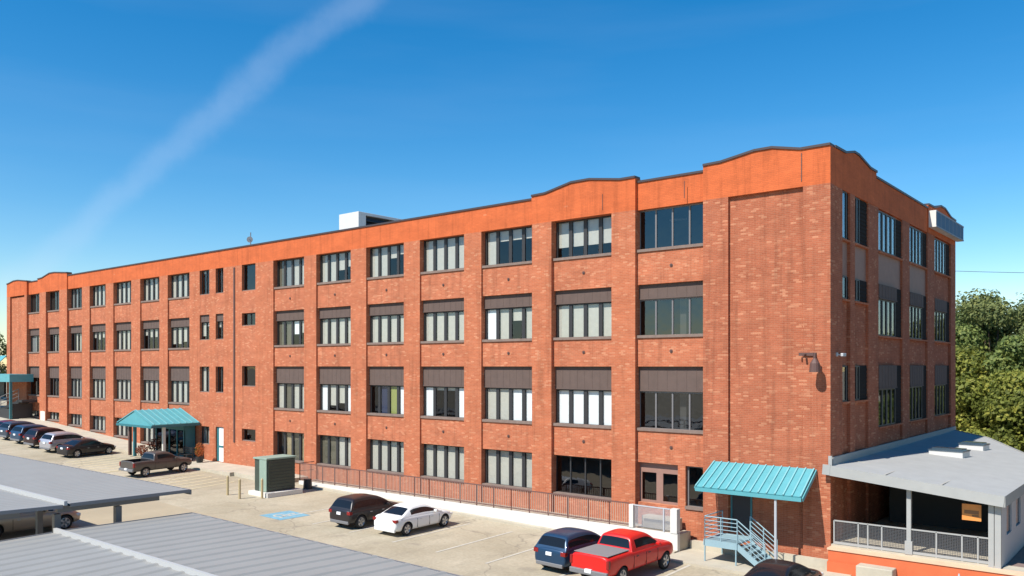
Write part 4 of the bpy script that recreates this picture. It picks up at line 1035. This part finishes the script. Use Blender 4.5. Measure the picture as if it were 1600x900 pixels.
    for y in sp['wy']:
        for sg in (-1, 1):
            k = MB(); vs, fs = lathe([(-.11, r*.6), (-.11, r*.92), (-.07, r), (.07, r), (.105, r*.93), (.11, r*.68)])
            k.add(vs, fs); w = k.build('wheel', 'rubber', smooth=True); w.parent = t; w.location = (sg*(hw-.135), y, r); w.rotation_euler = (0, 0, 0 if sg > 0 else math.pi)
            k = MB(); vs, fs = lathe([(.095, r*.68), (.10, r*.62), (.075, r*.56)]); k.add(vs, fs)
            for i in range(5):
                a = 2*math.pi*i/5; c_, s_ = math.cos(a), math.sin(a); k.bar((.085, 0, 0), (.085, c_*r*.62, s_*r*.62), .085, .03, up=(1, 0, 0))
            k.tube((.05, 0, 0), (.10, 0, 0), .07, n=10); k.tube((.0, 0, 0), (.045, 0, 0), r*.6, n=20, mi=1)
            q = k.build('rim', ['rim', 'steel_grey']); q.parent = w
    # lights, plate, bumper, mirrors
    Lh = sp['L']/2; zt_ = sp['st'][2][4]
    def part(nm, mb, m_, bev=.012):
        o_ = mb.build(nm, m_, bevel=bev); o_.parent = t; return o_
    for sg in (-1, 1):
        k = MB()
        if kind == 'sedan': a, b_ = sorted((sg*.56, sg*.855)); k.box(a, b_, -Lh+.03, -Lh+.22, .74, .90)
        elif kind == 'suv': a, b_ = sorted((sg*.62, sg*.885)); k.box(a, b_, -Lh+.03, -Lh+.24, .84, 1.02)
        else: a, b_ = sorted((sg*.86, sg*.985)); k.box(a, b_, -Lh-.005, -Lh+.16, .88, 1.24)
        part('tail_light', k, 'red_light', .02)
        k = MB(); zf = sp['st'][-3][3]
        a, b_ = sorted((sg*.52, sg*.80)); k.box(a, b_, Lh-.32, Lh-.08, zf-.16, zf-.02); part('headlight', k, 'lamp_clear', .03)
        k = MB(); yb = cb['ys'][6]+.32; a, b_ = sorted((sg*(cb['wb']+.02), sg*(cb['wb']+.22))); k.box(a, b_, yb-.05, yb+.07, b0+.04, b0+.17); part('wing_mirror', k, paintm, .03)
    k = MB(); pz = {'sedan': .72, 'suv': .80, 'pickup': .62}[kind]; k.box(-.16, .16, -Lh-.015 if kind != 'pickup' else -Lh-.1, -Lh+.06, pz, pz+.15); part('number_plate', k, 'plate', 0)
    k = MB()
    zb = sp['st'][3][2]
    if kind == 'pickup':
        k.box(-.95, .95, -Lh-.09, -Lh+.05, .52, .74); part('rear_bumper', k, 'steel_grey', .03)
    else:
        k.box(-.74, .74, -Lh+.02, -Lh+.14, zb+.02, zb+.20); part('rear_bumper', k, 'steel_grey' if kind == 'suv' else paintm, .03)
    k = MB(); k.box(-.5, .5, Lh-.1, Lh-.01, .46, .62); part('grille', k, 'black', .02)
    if kind == 'pickup' and cover:
        k = MB(); k.box(-.86, .86, -2.80, -1.08, 1.372, 1.40); part('bed_cover', k, cover, .01)
    for sg in (-1, 1):
        for y in {'sedan': (-.55, .35), 'suv': (-.78, .15), 'pickup': (-.72, .28)}[kind]:
            k = MB(); k.box(*sorted((sg*(sp['st'][4][1]-.03), sg*(sp['st'][4][1]+.025))), y, y+.15, b0-.19, b0-.16); part('door_handle', k, 'rim' if kind != 'pickup' else 'black', .005)
    # door seams as thin dark lines on each flank
    ys = {'sedan': (-.72, .22, 1.0), 'suv': (-.95, .0, .98), 'pickup': (-.92, .12, 1.12)}[kind]
    hwf = sp['st'][4][1]
    for sg in (-1, 1):
        for y in ys:
            k = MB(); k.box(*sorted((sg*(hwf-.02), sg*(hwf+.002))), y-.008, y+.008, zb+.12, b0-.12); part('door_seam', k, 'black', 0)
    return t
def put(kind, paintm, x, y, ang, label, cover=None, group='cars parked in the lot', s=.9):
    t = build_car(kind, paintm, cover)
    t.scale = (s, s, s); t.location = (x, y, G(x)+.004); slope = -math.atan((G(x+1)-G(x-1))/2)
    t.rotation_euler = (0, 0, R(ang)); 
    t.rotation_euler = (Matrix.Rotation(slope, 3, 'Y') @ Matrix.Rotation(R(ang), 3, 'Z')).to_euler()
    tag(t, label, 'pickup truck' if kind == 'pickup' else 'car', group); return t
paint('paint_white', (.74, .74, .72), 0)
paint('paint_black', (.014, .012, .014), 0)
paint('paint_black_b', (.010, .010, .012), 0)
paint('paint_navy', (.012, .045, .10), .3)
paint('paint_blue_grey', (.035, .055, .085), .3)
paint('paint_blue_far', (.02, .055, .11), .3)
paint('paint_red', (.62, .012, .010), .1)
paint('paint_brown', (.09, .08, .074), .3)
paint('paint_silver', (.48, .47, .50), .6)
paint('paint_maroon', (.022, .006, .008), .1)
paint('paint_wine', (.14, .02, .04), .3)
paint('paint_tan', (.42, .32, .23), .3)
put('suv', 'paint_black', -19.1, -5.6, 3, 'black hatchback parked left of the white sedan by the dock wall', s=.79)
put('sedan', 'paint_white', -16.55, -5.15, 3, 'white sedan parked against the white dock wall', s=.82)
put('suv', 'paint_navy', -7.6, -5.25, 0, 'dark blue crossover parked left of the red pickup', s=.80)
put('pickup', 'paint_red', -5.5, -5.3, 0, 'bright red pickup truck with grey bed cover', cover='grey_cover' if mat('grey_cover', (.2, .19, .19), .6) else None, s=.80)
put('sedan', 'paint_black_b', -.05, -4.6, 0, 'black sedan in front of the steel stair at the bottom edge', s=.86)
put('pickup', 'paint_brown', -39.5, -5.2, 8, 'brown grey pickup with open bed by the gabled entrance', s=.72)
put('sedan', 'paint_black', -49.5, -5.15, 10, 'black car nearest the gabled entrance in the left row', s=.80)
put('suv', 'paint_silver', -52.3, -5.2, 10, 'silver crossover between two black cars in the left row', s=.80)
put('suv', 'paint_maroon', -55.0, -5.2, 10, 'near black maroon crossover behind the silver one in the left row', s=.82)
put('suv', 'paint_blue_far', -57.7, -5.2, 10, 'blue crossover in the left row beyond the maroon one', s=.80)
put('suv', 'paint_blue_grey', -60.2, -5.2, 10, 'slate blue crossover second from the far left end of the row', s=.80)
put('sedan', 'paint_wine', -62.8, -5.3, 10, 'wine red car farthest left in the row, cut by the picture edge', s=.80)
put('sedan', 'paint_tan', -28.0, -17.0, 0, 'tan sedan parked in the shade under the upper carport', s=.92)
for o in list(bpy.data.objects):
    if '_local' in o: del o['_local']
